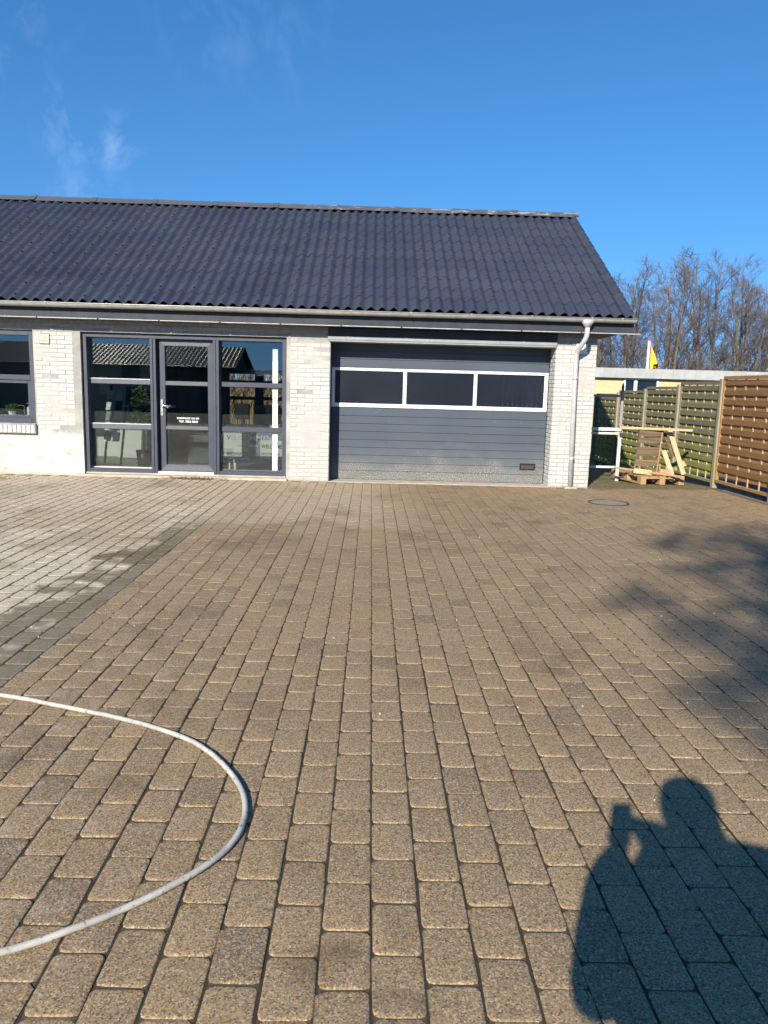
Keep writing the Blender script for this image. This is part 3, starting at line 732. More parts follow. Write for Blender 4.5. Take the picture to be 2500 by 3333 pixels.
part('window_band_frame', fr, 'alu', gframe, .003)
for a, b in ((-.605, .514), (.573, 1.676), (1.734, 2.842)):
    part('pane', MB().box(a-.003, b+.003, GDY+.010, GDY+.014, 1.266, 1.799), 'acrylic', gframe)
    part('gasket', MB().box(a, b, GDY+.001, GDY+.0099, 1.2681, 1.2760).box(a, b, GDY+.001, GDY+.0099, 1.788, 1.7968).box(a, a+.009, GDY+.001, GDY+.0099, 1.277, 1.787).box(b-.009, b, GDY+.001, GDY+.0099, 1.277, 1.787), 'rubber', gframe)
gh = MB()
gh.box(2.508, 2.766, GDY-.012, GDY-.001, .325, .342).box(2.508, 2.766, GDY-.012, GDY-.001, .234, .250).box(2.508, 2.526, GDY-.012, GDY-.001, .2501, .3249).box(2.748, 2.766, GDY-.012, GDY-.001, .2501, .3249)
gr = part('door_grip', gh, 'black', gframe, .003)
part('grip_recess', MB().box(2.526, 2.748, GDY-.0035, GDY-.001, .25, .325), 'iron', gr)
# lintel sheet over the garage: eave shade painted dark above, sunlit strip pale below
lin = part('lintel_shaded_part', MB().box(GAX0-.035, GAX1+.0, YW-.035, YW-.009, GAZ+.052, 2.44), 'fascia', bld, .003)
part('lintel_sunlit_part', MB().box(GAX0-.037, GAX1+.002, YW-.040, YW-.009, GAZ-.004, GAZ+.0515).box(GAX0-.02, GAX1-.001, YW-.03, YW+.36, GAZ-.03, GAZ-.0045), 'cladding', lin, .003)
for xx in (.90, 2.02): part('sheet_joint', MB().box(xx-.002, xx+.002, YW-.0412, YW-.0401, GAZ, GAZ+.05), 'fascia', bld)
part('reveal_liner', MB().box(GAX0-.001, GAX0+.011, YW+.006, GDY+.05, -.0, GAZ-.0301), 'fascia', bld)
# garage interior
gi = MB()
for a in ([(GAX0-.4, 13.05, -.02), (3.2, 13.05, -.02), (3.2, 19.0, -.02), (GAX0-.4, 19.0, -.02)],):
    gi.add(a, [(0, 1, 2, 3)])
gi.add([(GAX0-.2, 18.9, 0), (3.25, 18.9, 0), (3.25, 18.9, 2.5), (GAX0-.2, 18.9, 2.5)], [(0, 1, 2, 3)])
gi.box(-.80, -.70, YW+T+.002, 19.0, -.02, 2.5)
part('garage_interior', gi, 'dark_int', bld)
cur = root('strip_curtain', (2.2, 13.6, 0), 'pale vertical plastic strips hanging behind the right garage door window', 'curtain')
for i in range(8):
    x = 2.30 + i*.085
    part('strip', MB().box(x, x+.018, 13.6, 13.605, .05, 2.2), 'paper', cur)

# ---- eaves
FAY = 12.147
EX = 4.03
fasc = MB()
segs = [(-9.8, -7.3), (-7.297, -4.62), (-4.617, -2.02), (-2.017, .62), (.623, 1.62), (1.623, 4.015)]
for a, b in segs:
    part('fascia_board', MB().box(a, b, FAY, FAY+.022, 2.462, 2.66), 'fascia', bld)
part('soffit', MB().box(-9.8, 4.01, FAY+.0221, YW-.001, 2.487, 2.50).box(BX1+.001, 4.01, YW, 20.0, 2.487, 2.50), 'fascia', bld)
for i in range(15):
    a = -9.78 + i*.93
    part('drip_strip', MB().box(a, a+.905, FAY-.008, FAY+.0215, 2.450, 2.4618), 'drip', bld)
part('barge_board', MB().add([(4.0151, FAY, 2.462), (4.0151, FAY, 2.66), (4.0151, 16.2, 4.97), (4.0151, 20.25, 2.66), (4.0151, 20.25, 2.462), (4.0151, 16.2, 4.78), (4.035, FAY, 2.462), (4.035, FAY, 2.66), (4.035, 16.2, 4.97), (4.035, 20.25, 2.66), (4.035, 20.25, 2.462), (4.035, 16.2, 4.78)],
     [(0,5,2,1),(5,4,3,2),(6,7,8,11),(11,8,9,10),(0,6,11,5),(5,11,10,4),(1,2,8,7),(2,3,9,8),(0,1,7,6),(3,4,10,9)]), 'fascia', bld)
# gutter: half-round channel with a rolled front bead
gy, gzt, grd = 12.073, 2.668, .064
gm = MB(); n = 12
for (x0, x1) in ((-9.85, 4.04),):
    prof = [(gy + grd*math.cos(math.pi + math.pi*k/n), gzt + grd*math.sin(math.pi + math.pi*k/n)) for k in range(n+1)]
    vs = [(x, y, z) for x in (x0, x1) for y, z in prof] + [(x, gy+(y-gy)*.95, gzt+(z-gzt)*.95) for x in (x0, x1) for y, z in prof]
    k = n+1
    fs = [(i, i+1, k+i+1, k+i) for i in range(n)] + [(2*k+i, 3*k+i, 3*k+i+1, 2*k+i+1) for i in range(n)]
    gm.add(vs, fs)
    for x in (x0, x1): gm.add([(x, y, z) for y, z in prof], [tuple(range(k))])
gm.tube([(-9.85, gy-grd, gzt), (4.04, gy-grd, gzt)], .0095, 8)
gut = part('gutter', gm, 'zinc', bld, smooth=True)
br = MB()
prof = [(gy + (grd+.003)*math.cos(math.pi*(.98) + math.pi*1.0*k/10), gzt + (grd+.003)*math.sin(math.pi*.98 + math.pi*k/10)) for k in range(11)]
for i in range(10):
    (y0, z0), (y1, z1) = prof[i], prof[i+1]
    br.add([(-.012, y0-YW, z0), (.012, y0-YW, z0), (.012, y1-YW, z1), (-.012, y1-YW, z1)], [(0, 1, 2, 3)])
br.tube([(-.012, gy-grd-YW, gzt), (.012, gy-grd-YW, gzt)], .0125, 8)
brm = br.mesh('gutter_bracket', 'zinc')
for bx in (3.81, 3.345, 2.42, 1.495, .57, -.345, -1.27, -2.19, -3.11, -4.03, -4.95, -5.87, -6.8, -7.7): put('gutter_bracket', brm, gut, (bx, 0, 0))
gj = MB()
for i in range(10):
    (y0, z0), (y1, z1) = prof[i], prof[i+1]
    gj.add([(-1.17, y0, z0), (-1.03, y0, z0), (-1.03, y1, z1), (-1.17, y1, z1)], [(0, 1, 2, 3)])
part('gutter_joint', gj, 'zinc', gut, smooth=True)
# downpipe
dp = MB()
dp.tube([(3.295, gy, gzt-.03), (3.295, gy, gzt-.07), (3.298, gy+.002, gzt-.14)], [.098, .090, .040], 20)
dp.tube([(3.298, gy, 2.535), (3.298, gy, 2.44), (3.292, gy+.012, 2.385), (3.275, gy+.05, 2.33), (3.235, gy+.16, 2.22), (3.218, gy+.215, 2.165), (3.214, gy+.232, 2.11), (3.216, gy+.234, 1.78), (3.248, gy+.234, .03)], .0385, 18)
pipe = part('downpipe', dp, 'zinc_pipe', bld, smooth=True)
for (x_, z_) in ((3.216, 1.80), (3.243, .50)):
    part('pipe_clip', MB().tube([(x_, gy+.234, z_-.012), (x_, gy+.234, z_+.012)], .0425, 18).box(x_-.012, x_+.012, gy+.262, YW, z_-.008, z_+.008), 'zinc_pipe', pipe)
part('pipe_joint', MB().tube([(3.218, gy+.234, 1.735), (3.216, gy+.234, 1.785)], .0405, 18), 'zinc_pipe', pipe, smooth=True)
part('pipe_joint', MB().tube([(3.24, gy+.234, .47), (3.239, gy+.234, .485)], .0405, 18), 'zinc_pipe', pipe, smooth=True)
part('pipe_block', MB().box(3.23, 3.40, YW-.05, YW-.008, 2.14, 2.30), 'white', bld, .004)

# ---- roof sheets
EAV = Vector((0, 12.055, 2.695)); RID = Vector((0, 16.2, 5.03))
sv = (RID - EAV); SL = sv.length; sv.normalize(); ang = math.atan2(sv.z, sv.y)
NC, WP = 11, .17417
gau = SL/NC
def sheet_mesh(nw, frac=None, screws=True, seg=8):
    Wd = nw*WP if frac is None else frac
    mb = MB(); A = .029; ns = int(round(Wd/WP*seg)); Lh = gau+.07
    def prof(u): return A*.5 + A*math.cos(2*math.pi*u/WP)     # crest at u = 0
    xs_ = [Wd*i/ns for i in range(ns+1)]
    rows = [(0.0, .011), (Lh, -.004)]
    top = []
    for v_, zo in rows: top += [(x, v_, prof(x)+zo) for x in xs_]
    bot = [(x, 0, prof(x)+.011-.0085) for x in xs_]
    k = ns+1
    mb.add(top, [(i, i+1, k+i+1, k+i) for i in range(ns)], 0)
    mb.add(bot + [(x, 0, prof(x)+.011) for x in xs_], [(i, i+1, k+i+1, k+i) for i in range(ns)], 1)
    mb.add([(x, .0, prof(x)+.0025) for x in xs_] + [(x, .2, prof(x)-.0015) for x in xs_], [(i, k+i, k+i+1, i+1) for i in range(ns)], 0)
    mb.add([(0, 0, prof(0)+.003), (0, 0, prof(0)+.011), (0, Lh, prof(0)-.004), (Wd, 0, prof(Wd)+.003), (Wd, 0, prof(Wd)+.011), (Wd, Lh, prof(Wd)-.004)], [(0, 1, 2), (3, 5, 4)], 1)
    if screws:
        for cw in (1, 4):
            if cw*WP < Wd-.03:
                mb.tube([(cw*WP, .10, prof(0)+.006), (cw*WP, .10, prof(0)+.018), (cw*WP, .10, prof(0)+.026)], [.019, .017, .008], 6, mi=2)
    me = mb.mesh('roof_sheet', ['roof', 'lichen', 'screw'])
    for p in me.polygons:
        if p.material_index == 0: p.use_smooth = True
    return me
shm = sheet_mesh(6); edge = sheet_mesh(2, .245)
shm2 = sheet_mesh(6, None, False)
base_roof = MB()
base_roof.add([(-10, EAV.y+.06, EAV.z-.03), (4.02, EAV.y+.06, EAV.z-.03), (4.02, RID.y, RID.z-.06), (-10, RID.y, RID.z-.06), (4.02, 20.3, 2.66), (-10, 20.3, 2.66)], [(0, 1, 2, 3), (3, 2, 4, 5)])
roof = part('roof', base_roof, 'fascia', bld)
rr = random.Random(5)
for r_ in range(NC):
    p0 = EAV + sv*(r_*gau)
    for c_ in range(13):
        x0 = 3.791 - c_*6*WP if c_ else 3.791
        me_ = edge if c_ == 0 else shm
        x = 3.791 if c_ == 0 else 3.791 - c_*6*WP
        put('roof_sheet', me_, roof, (x + (.006 if c_ == 0 else rr.uniform(-.002, .002)), p0.y - YW, p0.z + (.006 if c_ == 0 else 0) + rr.uniform(-.0015, .0015)), (ang, 0, 0))
# pale verge joint and rear slope
vj = MB(); a = EAV + sv*.02; b = RID - sv*.05
off_n = Vector((0, -sv.z, sv.y))*.034
vjp = [Vector((3.796 + rr.uniform(-.004, .004), 0, 0)) + a + (b-a)*(i/22) + off_n for i in range(23)]
vj.tube(vjp, .0055, 5)
part('verge_joint', vj, 'lichen', roof)
rs_ = MB(); nn = 160
for i in range(nn):
    x0, x1 = -10 + 14.03*i/nn, -10 + 14.03*(i+1)/nn
    z0, z1 = .025*math.cos(2*math.pi*x0/WP), .025*math.cos(2*math.pi*x1/WP)
    rs_.add([(x0, 16.2, 5.03+z0), (x1, 16.2, 5.03+z1), (x1, 20.35, 2.69+z1), (x0, 20.35, 2.69+z0)], [(0, 1, 2, 3)])
part('rear_slope', rs_, 'roof', roof)
# ridge caps
def ridge_piece(L):
    mb = MB(); pr = []
    for k in range(9):
        a_ = -60 + 120*k/8; pr.append((.055*math.sin(R(a_)), -.028 + .062*math.cos(R(a_))))
    pr = [(-.165, -.085), (-.158, -.080)] + pr + [(.158, -.080), (.165, -.085)]
    k = len(pr)
    vs = [(x, y, z) for x in (0, L) for y, z in pr]
    mb.add(vs, [(i, k+i, k+i+1, i+1) for i in range(k-1)])
    pr2 = [(y*1.07, z*1.0+.012) for y, z in pr]
    vs = [(x, y, z) for x in (L-.10, L+.012) for y, z in pr2]
    mb.add(vs, [(i, k+i, k+i+1, i+1) for i in range(k-1)])
    mb.add([(L+.012, y, z) for y, z in pr2] + [(L+.012, y, z-.014) for y, z in pr2], [(i, k+i, k+i+1, i+1) for i in range(k-1)])
    mb.add([(L-.10, y, z) for y, z in pr2] + [(L-.10, y, z-.014) for y, z in pr2], [(i, i+1, k+i+1, k+i) for i in range(k-1)])
    return mb.mesh('ridge_cap', 'ridge')
rp = ridge_piece(1.20)
x = 4.05
for i in range(12):
    x -= 1.20; put('ridge_cap', rp, roof, (x, 16.2-YW, 5.082 + rr.uniform(-.006, .006) + (.0 if i else .0)), (R(rr.uniform(-1.2, 1.2)), R(rr.uniform(-.25, .25)), 0))

# ---- interior of the office behind the glazing
it = MB()
it.add([(BX0+.31, YW+T, .02), (-.82, YW+T, .02), (-.82, 19.89, .02), (BX0+.31, 19.89, .02)], [(0, 1, 2, 3)])
part('interior_floor', it, 'floor_int', bld)
ic = MB(); ic.box(BX0+.31, 3.2, YW+T+.001, 19.89, 2.46, 2.48)
ic.box(-9.2, -4.32, 15.6, 15.7, .02, 2.459); ic.box(-.90, -.8001, YW+T+.001, 19.89, .02, 2.459)
part('interior_partition', ic, 'plaster', bld)
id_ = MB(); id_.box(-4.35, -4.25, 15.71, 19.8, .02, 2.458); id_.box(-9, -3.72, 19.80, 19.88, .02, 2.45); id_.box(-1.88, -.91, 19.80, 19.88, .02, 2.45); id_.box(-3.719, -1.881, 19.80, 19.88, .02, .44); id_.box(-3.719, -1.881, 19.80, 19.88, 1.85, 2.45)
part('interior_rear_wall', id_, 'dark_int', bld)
rw = MB()
for a, b in ((-3.70, -3.63), (-2.98, -2.76), (-2.10, -1.90)): rw.box(a, b, 19.92, 20.0, .42, 1.86)
for z0, z1 in ((.42, .50), (1.13, 1.215), (1.44, 1.62), (1.78, 1.86)): rw.box(-3.70, -1.90, 19.925, 19.995, z0, z1)
part('rear_window', rw, 'frame', bld)

# ------------------------------------------------------------------ furniture seen through the glass
dk = root('reception_desk', (-2.05, 13.9, 0), 'dark reception desk with welcome lettering on its front behind the right glass bay', 'desk')
part('desk_top', MB().box(-2.62, -1.45, 13.62, 14.35, .75, .785), 'black', dk)
part('front_panel', MB().box(-2.60, -1.47, 13.625, 13.64, .215, .749), 'bluegrey', dk)
part('letter_panel', MB().box(-2.578, -2.142, 13.612, 13.624, .222, .67), 'sign', dk)
part('letter_panel', MB().box(-1.945, -1.55, 13.612, 13.624, .222, .56), 'sign', dk)
for x in (-2.50, -2.40): part('leg', MB().tube([(x, 13.7, .02), (x, 13.7, .22)], .016, 10), 'alu', dk)
part('leg', MB().tube([(-1.6, 14.2, .02), (-1.6, 14.2, .75)], .02, 10), 'alu', dk)
part('leg', MB().tube([(-2.5, 14.2, .02), (-2.5, 14.2, .75)], .02, 10), 'alu', dk)
wall_text('V', -2.535, -2.46, .552, .085, 13.61, 'ink', dk, .02)
wall_text('ELKO', -2.45, -2.15, .552, .085, 13.61, 'teal', dk, .02)
wall_text('MM', -2.13, -1.91, .552, .085, 13.61, 'sign', dk, .02)
wall_text('EN', -1.885, -1.74, .552, .085, 13.61, 'sign', dk, .02)
wall_text('WILLKO', -2.352, -2.15, .432, .042, 13.61, 'teal', dk, .012)
wall_text('MMEN', -2.135, -1.985, .432, .042, 13.61, 'sign', dk, .012)
wall_text('WELCOME', -1.925, -1.56, .415, .075, 13.61, 'ink', dk, .018)
wall_text('BIENVEN', -2.535, -2.16, .278, .062, 13.61, 'ink', dk, .018)
wall_text('VELKOMMEN', -1.94, -1.60, .30, .042, 13.61, 'ink', dk, .014)
def monitor(x0, x1, z0, z1, y, label, rz):
    m = root('computer_monitor', ((x0+x1)/2, y, .785), label, 'monitor', 'monitors on the reception desk', rz)
    cx_ = (x1-x0)/2
    local('screen', MB().box(-cx_, cx_, -.012, .012, z0-.785, z1-.785), 'black', m, .004)
    local('stand', MB().bar((0, .02, 0), (0, .02, (z0+z1)/2-.785), .05, .02, (0, 1, 0)), 'black', m)
    local('base', MB().box(-.11, .11, -.05, .1, 0, .012), 'black', m, .004)
    return m
monitor(-2.435, -2.16, .908, 1.188, 13.86, 'smaller black computer monitor on the desk, left one behind the right glass bay', R(-6))
monitor(-2.11, -1.63, .83, 1.168, 13.95, 'wider black computer monitor on the desk beside the white glass stripe', R(8))
kb = part('paper_stack', MB().box(-1.78, -1.62, 13.66, 13.86, .7851, .80).box(-1.775, -1.625, 13.67, 13.85, .8001, .825), 'paper', None); tag(kb, 'small pale stack of papers on the desk near the white glass stripe', 'papers')
def bush_mesh(name, mat, c, r, n, size, seed, stems=True):
    q = random.Random(seed); mb = MB()
    for _ in range(n):
        while True:
            d = Vector((q.uniform(-1, 1), q.uniform(-1, 1), q.uniform(-1, 1)))
            if d.length < 1: break
        p = Vector((c[0]+d.x*r[0], c[1]+d.y*r[1], c[2]+d.z*r[2]))
        u = Vector((q.gauss(0, 1), q.gauss(0, 1), q.gauss(0, 1))).normalized(); v_ = u.orthogonal().normalized(); s_ = size*q.uniform(.6, 1.3)
        mb.add([p-u*s_, p+v_*s_*.45, p+u*s_, p-v_*s_*.45], [(0, 1, 2, 3)])
    return mb
pt = root('potted_plant', (-4.02, 13.55, .02), 'dark leafy indoor plant in a tall pot beside the left mullion', 'plant')
part('foliage', bush_mesh('foliage', 'ivy', (-3.98, 13.55, 1.08), (.24, .24, .38), 420, .05, 2), 'ivy', pt)
part('stem', MB().tube([(-3.98, 13.55, .3), (-4.0, 13.56, .55), (-3.95, 13.54, .8), (-3.98, 13.55, 1.1)], .012, 6).tube([(-3.95, 13.58, .3), (-3.92, 13.55, .6), (-3.98, 13.58, 1.0)], .009, 6), 'bark', pt)
part('pot', MB().tube([(-3.97, 13.56, .02), (-3.97, 13.56, .34)], [.10, .14], 16), 'black', pt, smooth=True)
rk = root('brochure_rack', (-4.75, 14.2, .02), 'narrow rack of printed brochures standing inside the left glass bay', 'rack')
part('frame', MB().bar((-4.92, 14.3, .02), (-4.80, 14.45, 1.45), .03, .03).bar((-4.62, 14.3, .02), (-4.52, 14.45, 1.25), .03, .03), 'black', rk)
q = random.Random(9)
for i in range(5):
    for j in range(2):
        z = .42 + i*.19; x = -4.90 + j*.16 + i*.012
        part('brochure', MB().add([(x, 14.22+i*.02, z), (x+.12, 14.22+i*.02, z+.01), (x+.135, 14.27+i*.02, z+.17), (x+.01, 14.27+i*.02, z+.17), (x, 14.24+i*.02, z), (x+.12, 14.24+i*.02, z+.01), (x+.135, 14.29+i*.02, z+.17), (x+.01, 14.29+i*.02, z+.17)], [(0,1,2,3),(7,6,5,4),(0,4,5,1),(1,5,6,2),(2,6,7,3),(3,7,4,0)]), q.choice(['paper', 'bluegrey', 'paper', 'navy']), rk)
tb = root('high_table', (-4.25, 14.6, .02), 'small white high table on a thin steel leg inside the left glass bay', 'table')
part('table_top', MB().box(-4.72, -3.75, 14.4, 14.9, 1.05, 1.085), 'white', tb, .004)
part('leg', MB().tube([(-4.22, 14.6, .04), (-4.22, 14.6, 1.05)], .018, 10), 'handle', tb)
part('base', MB().disc((-4.22, 14.6), .2, .02, .04, 20), 'handle', tb)
ns_ = part('notice_board', MB().box(-4.95, -4.62, 15.55, 15.598, 1.45, 2.0), 'bluegrey', None, .004); tag(ns_, 'grey notice board on the office wall behind the left glass bay', 'board')
ds = part('display_screen', MB().box(-4.62, -4.36, 14.72, 14.74, 1.09, 1.42), 'navy', None, .004); tag(ds, 'dark blue upright screen on the white high table', 'screen')
pc = part('hanging_chart', MB().box(-4.86, -4.70, 14.0, 14.004, 1.28, 1.62), 'paper', None); tag(pc, 'pale printed sheet hanging behind the left glass bay transom', 'poster')
cabn = part('wall_cabinet', MB().box(-5.0, -4.4, 15.3, 15.598, .02, .9), 'plaster', None, .004); tag(cabn, 'low pale cabinet against the office wall behind the left glass bay', 'cabinet')
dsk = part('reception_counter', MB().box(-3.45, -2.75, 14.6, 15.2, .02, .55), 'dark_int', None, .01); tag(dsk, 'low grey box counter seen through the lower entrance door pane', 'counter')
# on the window board of the left window
sb = root('soap_bottle', (-5.56, 12.70, .93), 'pale pump soap bottle on the window board of the left window', 'bottle')
part('body', MB().tube([(-5.56, 12.70, .93), (-5.56, 12.70, .935), (-5.56, 12.70, 1.06), (-5.56, 12.70, 1.075)], [.034, .038, .038, .02], 12), 'dispenser', sb, smooth=True)
part('pump', MB().tube([(-5.56, 12.70, 1.07), (-5.56, 12.70, 1.13)], .008, 8).tube([(-5.56, 12.70, 1.125), (-5.585, 12.67, 1.125)], .006, 6), 'dispenser', sb)
tpz = root('window_plant', (-5.86, 12.70, .93), 'small green plant in a white pot on the left window board', 'plant')
part('foliage', bush_mesh('f', 'grass', (-5.84, 12.70, 1.04), (.10, .08, .075), 160, .03, 5), 'grass', tpz)
part('pot', MB().tube([(-5.84, 12.70, .93), (-5.84, 12.70, 1.0)], [.05, .06], 12), 'white', tpz)
tap = part('tap', MB().tube([(-5.66, 12.74, .93), (-5.66, 12.74, 1.09), (-5.78, 12.74, 1.09)], .008, 8), 'handle', None); tag(tap, 'slim steel tap beside the soap bottle behind the left window', 'tap')

# ------------------------------------------------------------------ fences
def fence_panel(parent, y0, y1, ztop, zbot, mf, mbk, mbt, mfr, pitch, seed, X=5.95):
    q = random.Random(seed); L = y1-y0
    f_ = MB(); f_.box(X-.034, X+.030, y0, y1, ztop-.055, ztop); f_.box(X-.03, X+.026, y0, y0+.035, zbot, ztop-.0551); f_.box(X-.03, X+.026, y1-.035, y1, zbot, ztop-.0551); f_.box(X-.034, X+.03, y0, y1, zbot-.045, zbot-.0001)
    fr_ = part('panel_frame', f_, mfr, parent, .003)
    o = ORG[parent.name]
    sf = MB().box(-.0045, .0045, .036, L-.036, 0, .092).mesh('slat', mf, bevel=.003); sbk = MB().box(-.0045, .0045, .036, L-.036, 0, .098).mesh('slat', mbk, bevel=.003)
    z = ztop-.062-.098; nrow = 0
    while z > zbot+.002:
        put('slat', sf, fr_, (X-.0140-o[0]+q.uniform(-.0012, .0012), y0-o[1], z+.003-o[2]), (q.gauss(0, .0022), q.gauss(0, .035), 0))
        if z - pitch/2 > zbot - .04: put('slat', sbk, fr_, (X+.0095-o[0], y0-o[1], z-pitch/2-.001-o[2]), (q.uniform(-.002, .002), q.uniform(-.02, .02), 0))
        z -= pitch
    nb_ = 4
    bt = MB().box(-.0092, .0048, -.014, .014, zbot, ztop-.056).mesh('batten', mbt, (0, 0, 0))
    for i in range(nb_):
        yy = y0 + L*(i+1)/(nb_+1)
        put('batten', bt, fr_, (X-o[0], yy-o[1], -o[2]))
    return fr_
fg = root('garden_fence', (5.95, 16, -.1), 'old grey slatted fence overgrown with green moss beside the gate', 'fence')
posts = [13.06, 14.88, 16.72, 18.55, 20.4]; ztops = [1.80, 1.715, 1.63, 1.545]
for i in range(4):
    fence_panel(fg, posts[i]+.055, posts[i+1]-.055, ztops[i]-.01, ztops[i]-1.70, 'fence_front', 'fence_back', 'batten', 'fence_front', .1535, 20+i)
for i, yp in enumerate(posts):
    zt = (ztops[i] if i < 4 else 1.46)+.03
    part('post', MB().box(5.885, 5.985, yp-.048, yp+.048, gz(yp)-.1, zt), 'fence_post', fg, .006)
fb = root('brown_fence', (5.95, 12.1, 0), 'newer reddish-brown slatted fence panel nearest the yard', 'fence')
fence_panel(fb, 11.17, 13.005, 1.875, .13, 'brown_front', 'brown_back', 'brown_batten', 'brown_back', .159, 31, X=5.94)
fence_panel(fb, 9.30, 11.06, 1.89, .14, 'brown_front', 'brown_back', 'brown_batten', 'brown_back', .159, 32, X=5.94)
part('post', MB().box(5.885, 5.985, 11.065, 11.165, -.1, 1.9), 'fence_post', fb, .006)
part('post', MB().box(5.885, 5.985, 9.19, 9.29, -.1, 1.9), 'fence_post', fb, .006)
gs = MB(); gs.box(5.885, 5.90, 9, 13.0, -.05, .02)
kerb = part('kerb_strip', MB().box(5.865, 5.88, -4, 12.6, -.05, .012), 'conc_dark', None); tag(kerb, kind='structure')
soil = part('soil_strip', MB().add([(5.88, -4, -.015), (7.6, -4, -.015), (7.6, 13, -.015), (5.88, 13, -.015), (7.6, 22, -.44), (5.88, 22, -.44)], [(0, 1, 2, 3), (3, 2, 4, 5)]), 'asphalt', None); tag(soil, kind='structure')

# ------------------------------------------------------------------ gate frame
gt = root('steel_gate_frame', (4.1, 14.0, -.05), 'open steel gate frame, white below and grey above, behind the building corner', 'gate')
part('lower_frame', MB().box(3.60, 4.575, 13.98, 14.02, .80, .84).box(4.518, 4.575, 13.98, 14.02, -.05, .7999).box(3.60, 4.517, 13.985, 14.015, .185, .225), 'gate_white', gt, .004)
part('middle_rail', MB().box(3.60, 4.56, 13.96, 14.0, .868, .925), 'gate_white', gt, .004)
part('upper_frame', MB().box(4.51, 4.56, 13.955, 14.005, .9251, 1.60).box(3.60, 4.509, 13.96, 14.0, 1.475, 1.52), 'gate_grey', gt, .004)
part('hinge_pin', MB().tube([(4.535, 13.98, 1.60), (4.535, 13.98, 1.66), (4.535, 13.98, 1.70), (4.535, 13.98, 1.73)], [.022, .026, .018, .006], 8), 'rust', gt)

# ------------------------------------------------------------------ pallets and planks
pa = root('flat_pallet', (4.68, 13.10, 0), 'wooden pallet lying flat on the mossy ground by the fence', 'pallet', None, R(7))
blk = MB().box(0, .1, 0, .145, .022, .1).mesh('block', 'pallet', bevel=.004)
for i in range(3):
    for j in range(3): put('block', blk, pa, (i*.35 if i < 2 else .70, [0, .527, 1.055][j], 0))
for i in range(3): local('bottom_board', MB().box([0, .35, .70][i], [.1, .45, .8][i], 0, 1.2, 0, .0219), 'pallet', pa, .002)
for j in range(3): local('cross_board', MB().box(0, .8, [0, .527, 1.055][j], [.145, .672, 1.2][j], .1001, .122), 'pallet', pa, .002)
for i in range(5): local('deck_board', MB().box(i*.17, i*.17+.118, 0, 1.2, .1221, .144), 'pallet', pa, .002)
lp = root('leaning_pallet', (4.86, 13.42, .144), 'dark weathered small pallet propped upright on the flat pallet', 'pallet')
def lq(u, v_, d=0.0): return Vector((-.21 + u*.40 + v_*.125, .0 + v_*.20 + d, v_*.775))
for i, (v0, v1) in enumerate(((0, .12), (.19, .33), (.41, .61), (.70, .82), (.86, 1.0))):
    mb = MB(); vs = []
    for dd in (0, .02):
        for u, v_ in ((0, v0), (1, v0), (1, v1), (0, v1)): vs.append(lq(u, v_, dd))
    mb.add(vs, [(0,1,2,3),(7,6,5,4),(0,4,5,1),(1,5,6,2),(2,6,7,3),(3,7,4,0)]); local('deck_board', mb, 'old_pallet', lp, .003)
for u in (.02, .45, .92):
    for v0, v1 in ((0, .14), (.43, .57), (.86, 1.0)):
        mb = MB(); vs = []
        for dd in (.0202, .095):
            for uu, v_ in ((u, v0), (u+.18, v0), (u+.18, v1), (u, v1)): vs.append(lq(uu, v_, dd))
        mb.add(vs, [(0,1,2,3),(7,6,5,4),(0,4,5,1),(1,5,6,2),(2,6,7,3),(3,7,4,0)]); local('block', mb, 'old_pallet', lp, .003)
mb = MB(); vs = []
for dd in (-.004, .09):
    for uu, v_ in ((1.002, 0), (1.05, 0), (1.05, 1.02), (1.002, 1.02)): vs.append(lq(uu, v_, dd))
mb.add(vs, [(0,1,2,3),(7,6,5,4),(0,4,5,1),(1,5,6,2),(2,6,7,3),(3,7,4,0)]); local('edge_board', mb, 'pallet', lp, .003)
def plank(name, a, b, wd, th, mat, label, up=(0, 0, 1)):
    o = part(name, MB().bar(a, b, wd, th, up), mat, None, .003); return tag(o, label, 'plank')
plank('long_plank', (4.44, 13.72, .942), (5.66, 13.50, .936), .09, .042, 'pine', 'pale plank lying level across the top of the leaning pallet')
plank('leaning_plank', (5.36, 13.75, .91), (5.575, 13.50, .15), .022, .085, 'pine', 'longer fresh pine plank leaning on the right of the pallets', (1, 0, 0))
plank('leaning_plank', (5.23, 13.62, .56), (5.33, 13.40, .15), .022, .085, 'pine', 'shorter fresh pine plank leaning behind the weathered pallet', (1, 0, 0))
plank('brace_plank', (5.26, 13.78, .885), (5.46, 13.72, .44), .022, .06, 'old_pallet', 'dark diagonal wooden brace behind the leaning pine planks', (1, 0, 0))
plank('low_plank', (4.36, 13.62, .240), (5.40, 13.02, .155), .05, .03, 'pallet', 'thin plank sloping across the front of the flat pallet')
plank('offcut', (4.62, 13.34, .215), (4.93, 13.30, .19), .03, .085, 'pine', 'short pine offcut standing at the foot of the leaning pallet')
plank('offcut', (5.56, 13.58, .37), (5.60, 13.52, .29), .05, .06, 'pine', 'small pine block fixed beside the longer leaning plank')
plank('offcut', (5.10, 13.40, .20), (5.28, 13.36, .19), .05, .11, 'pallet', 'brown wooden block on the flat pallet right of the leaning pallet')

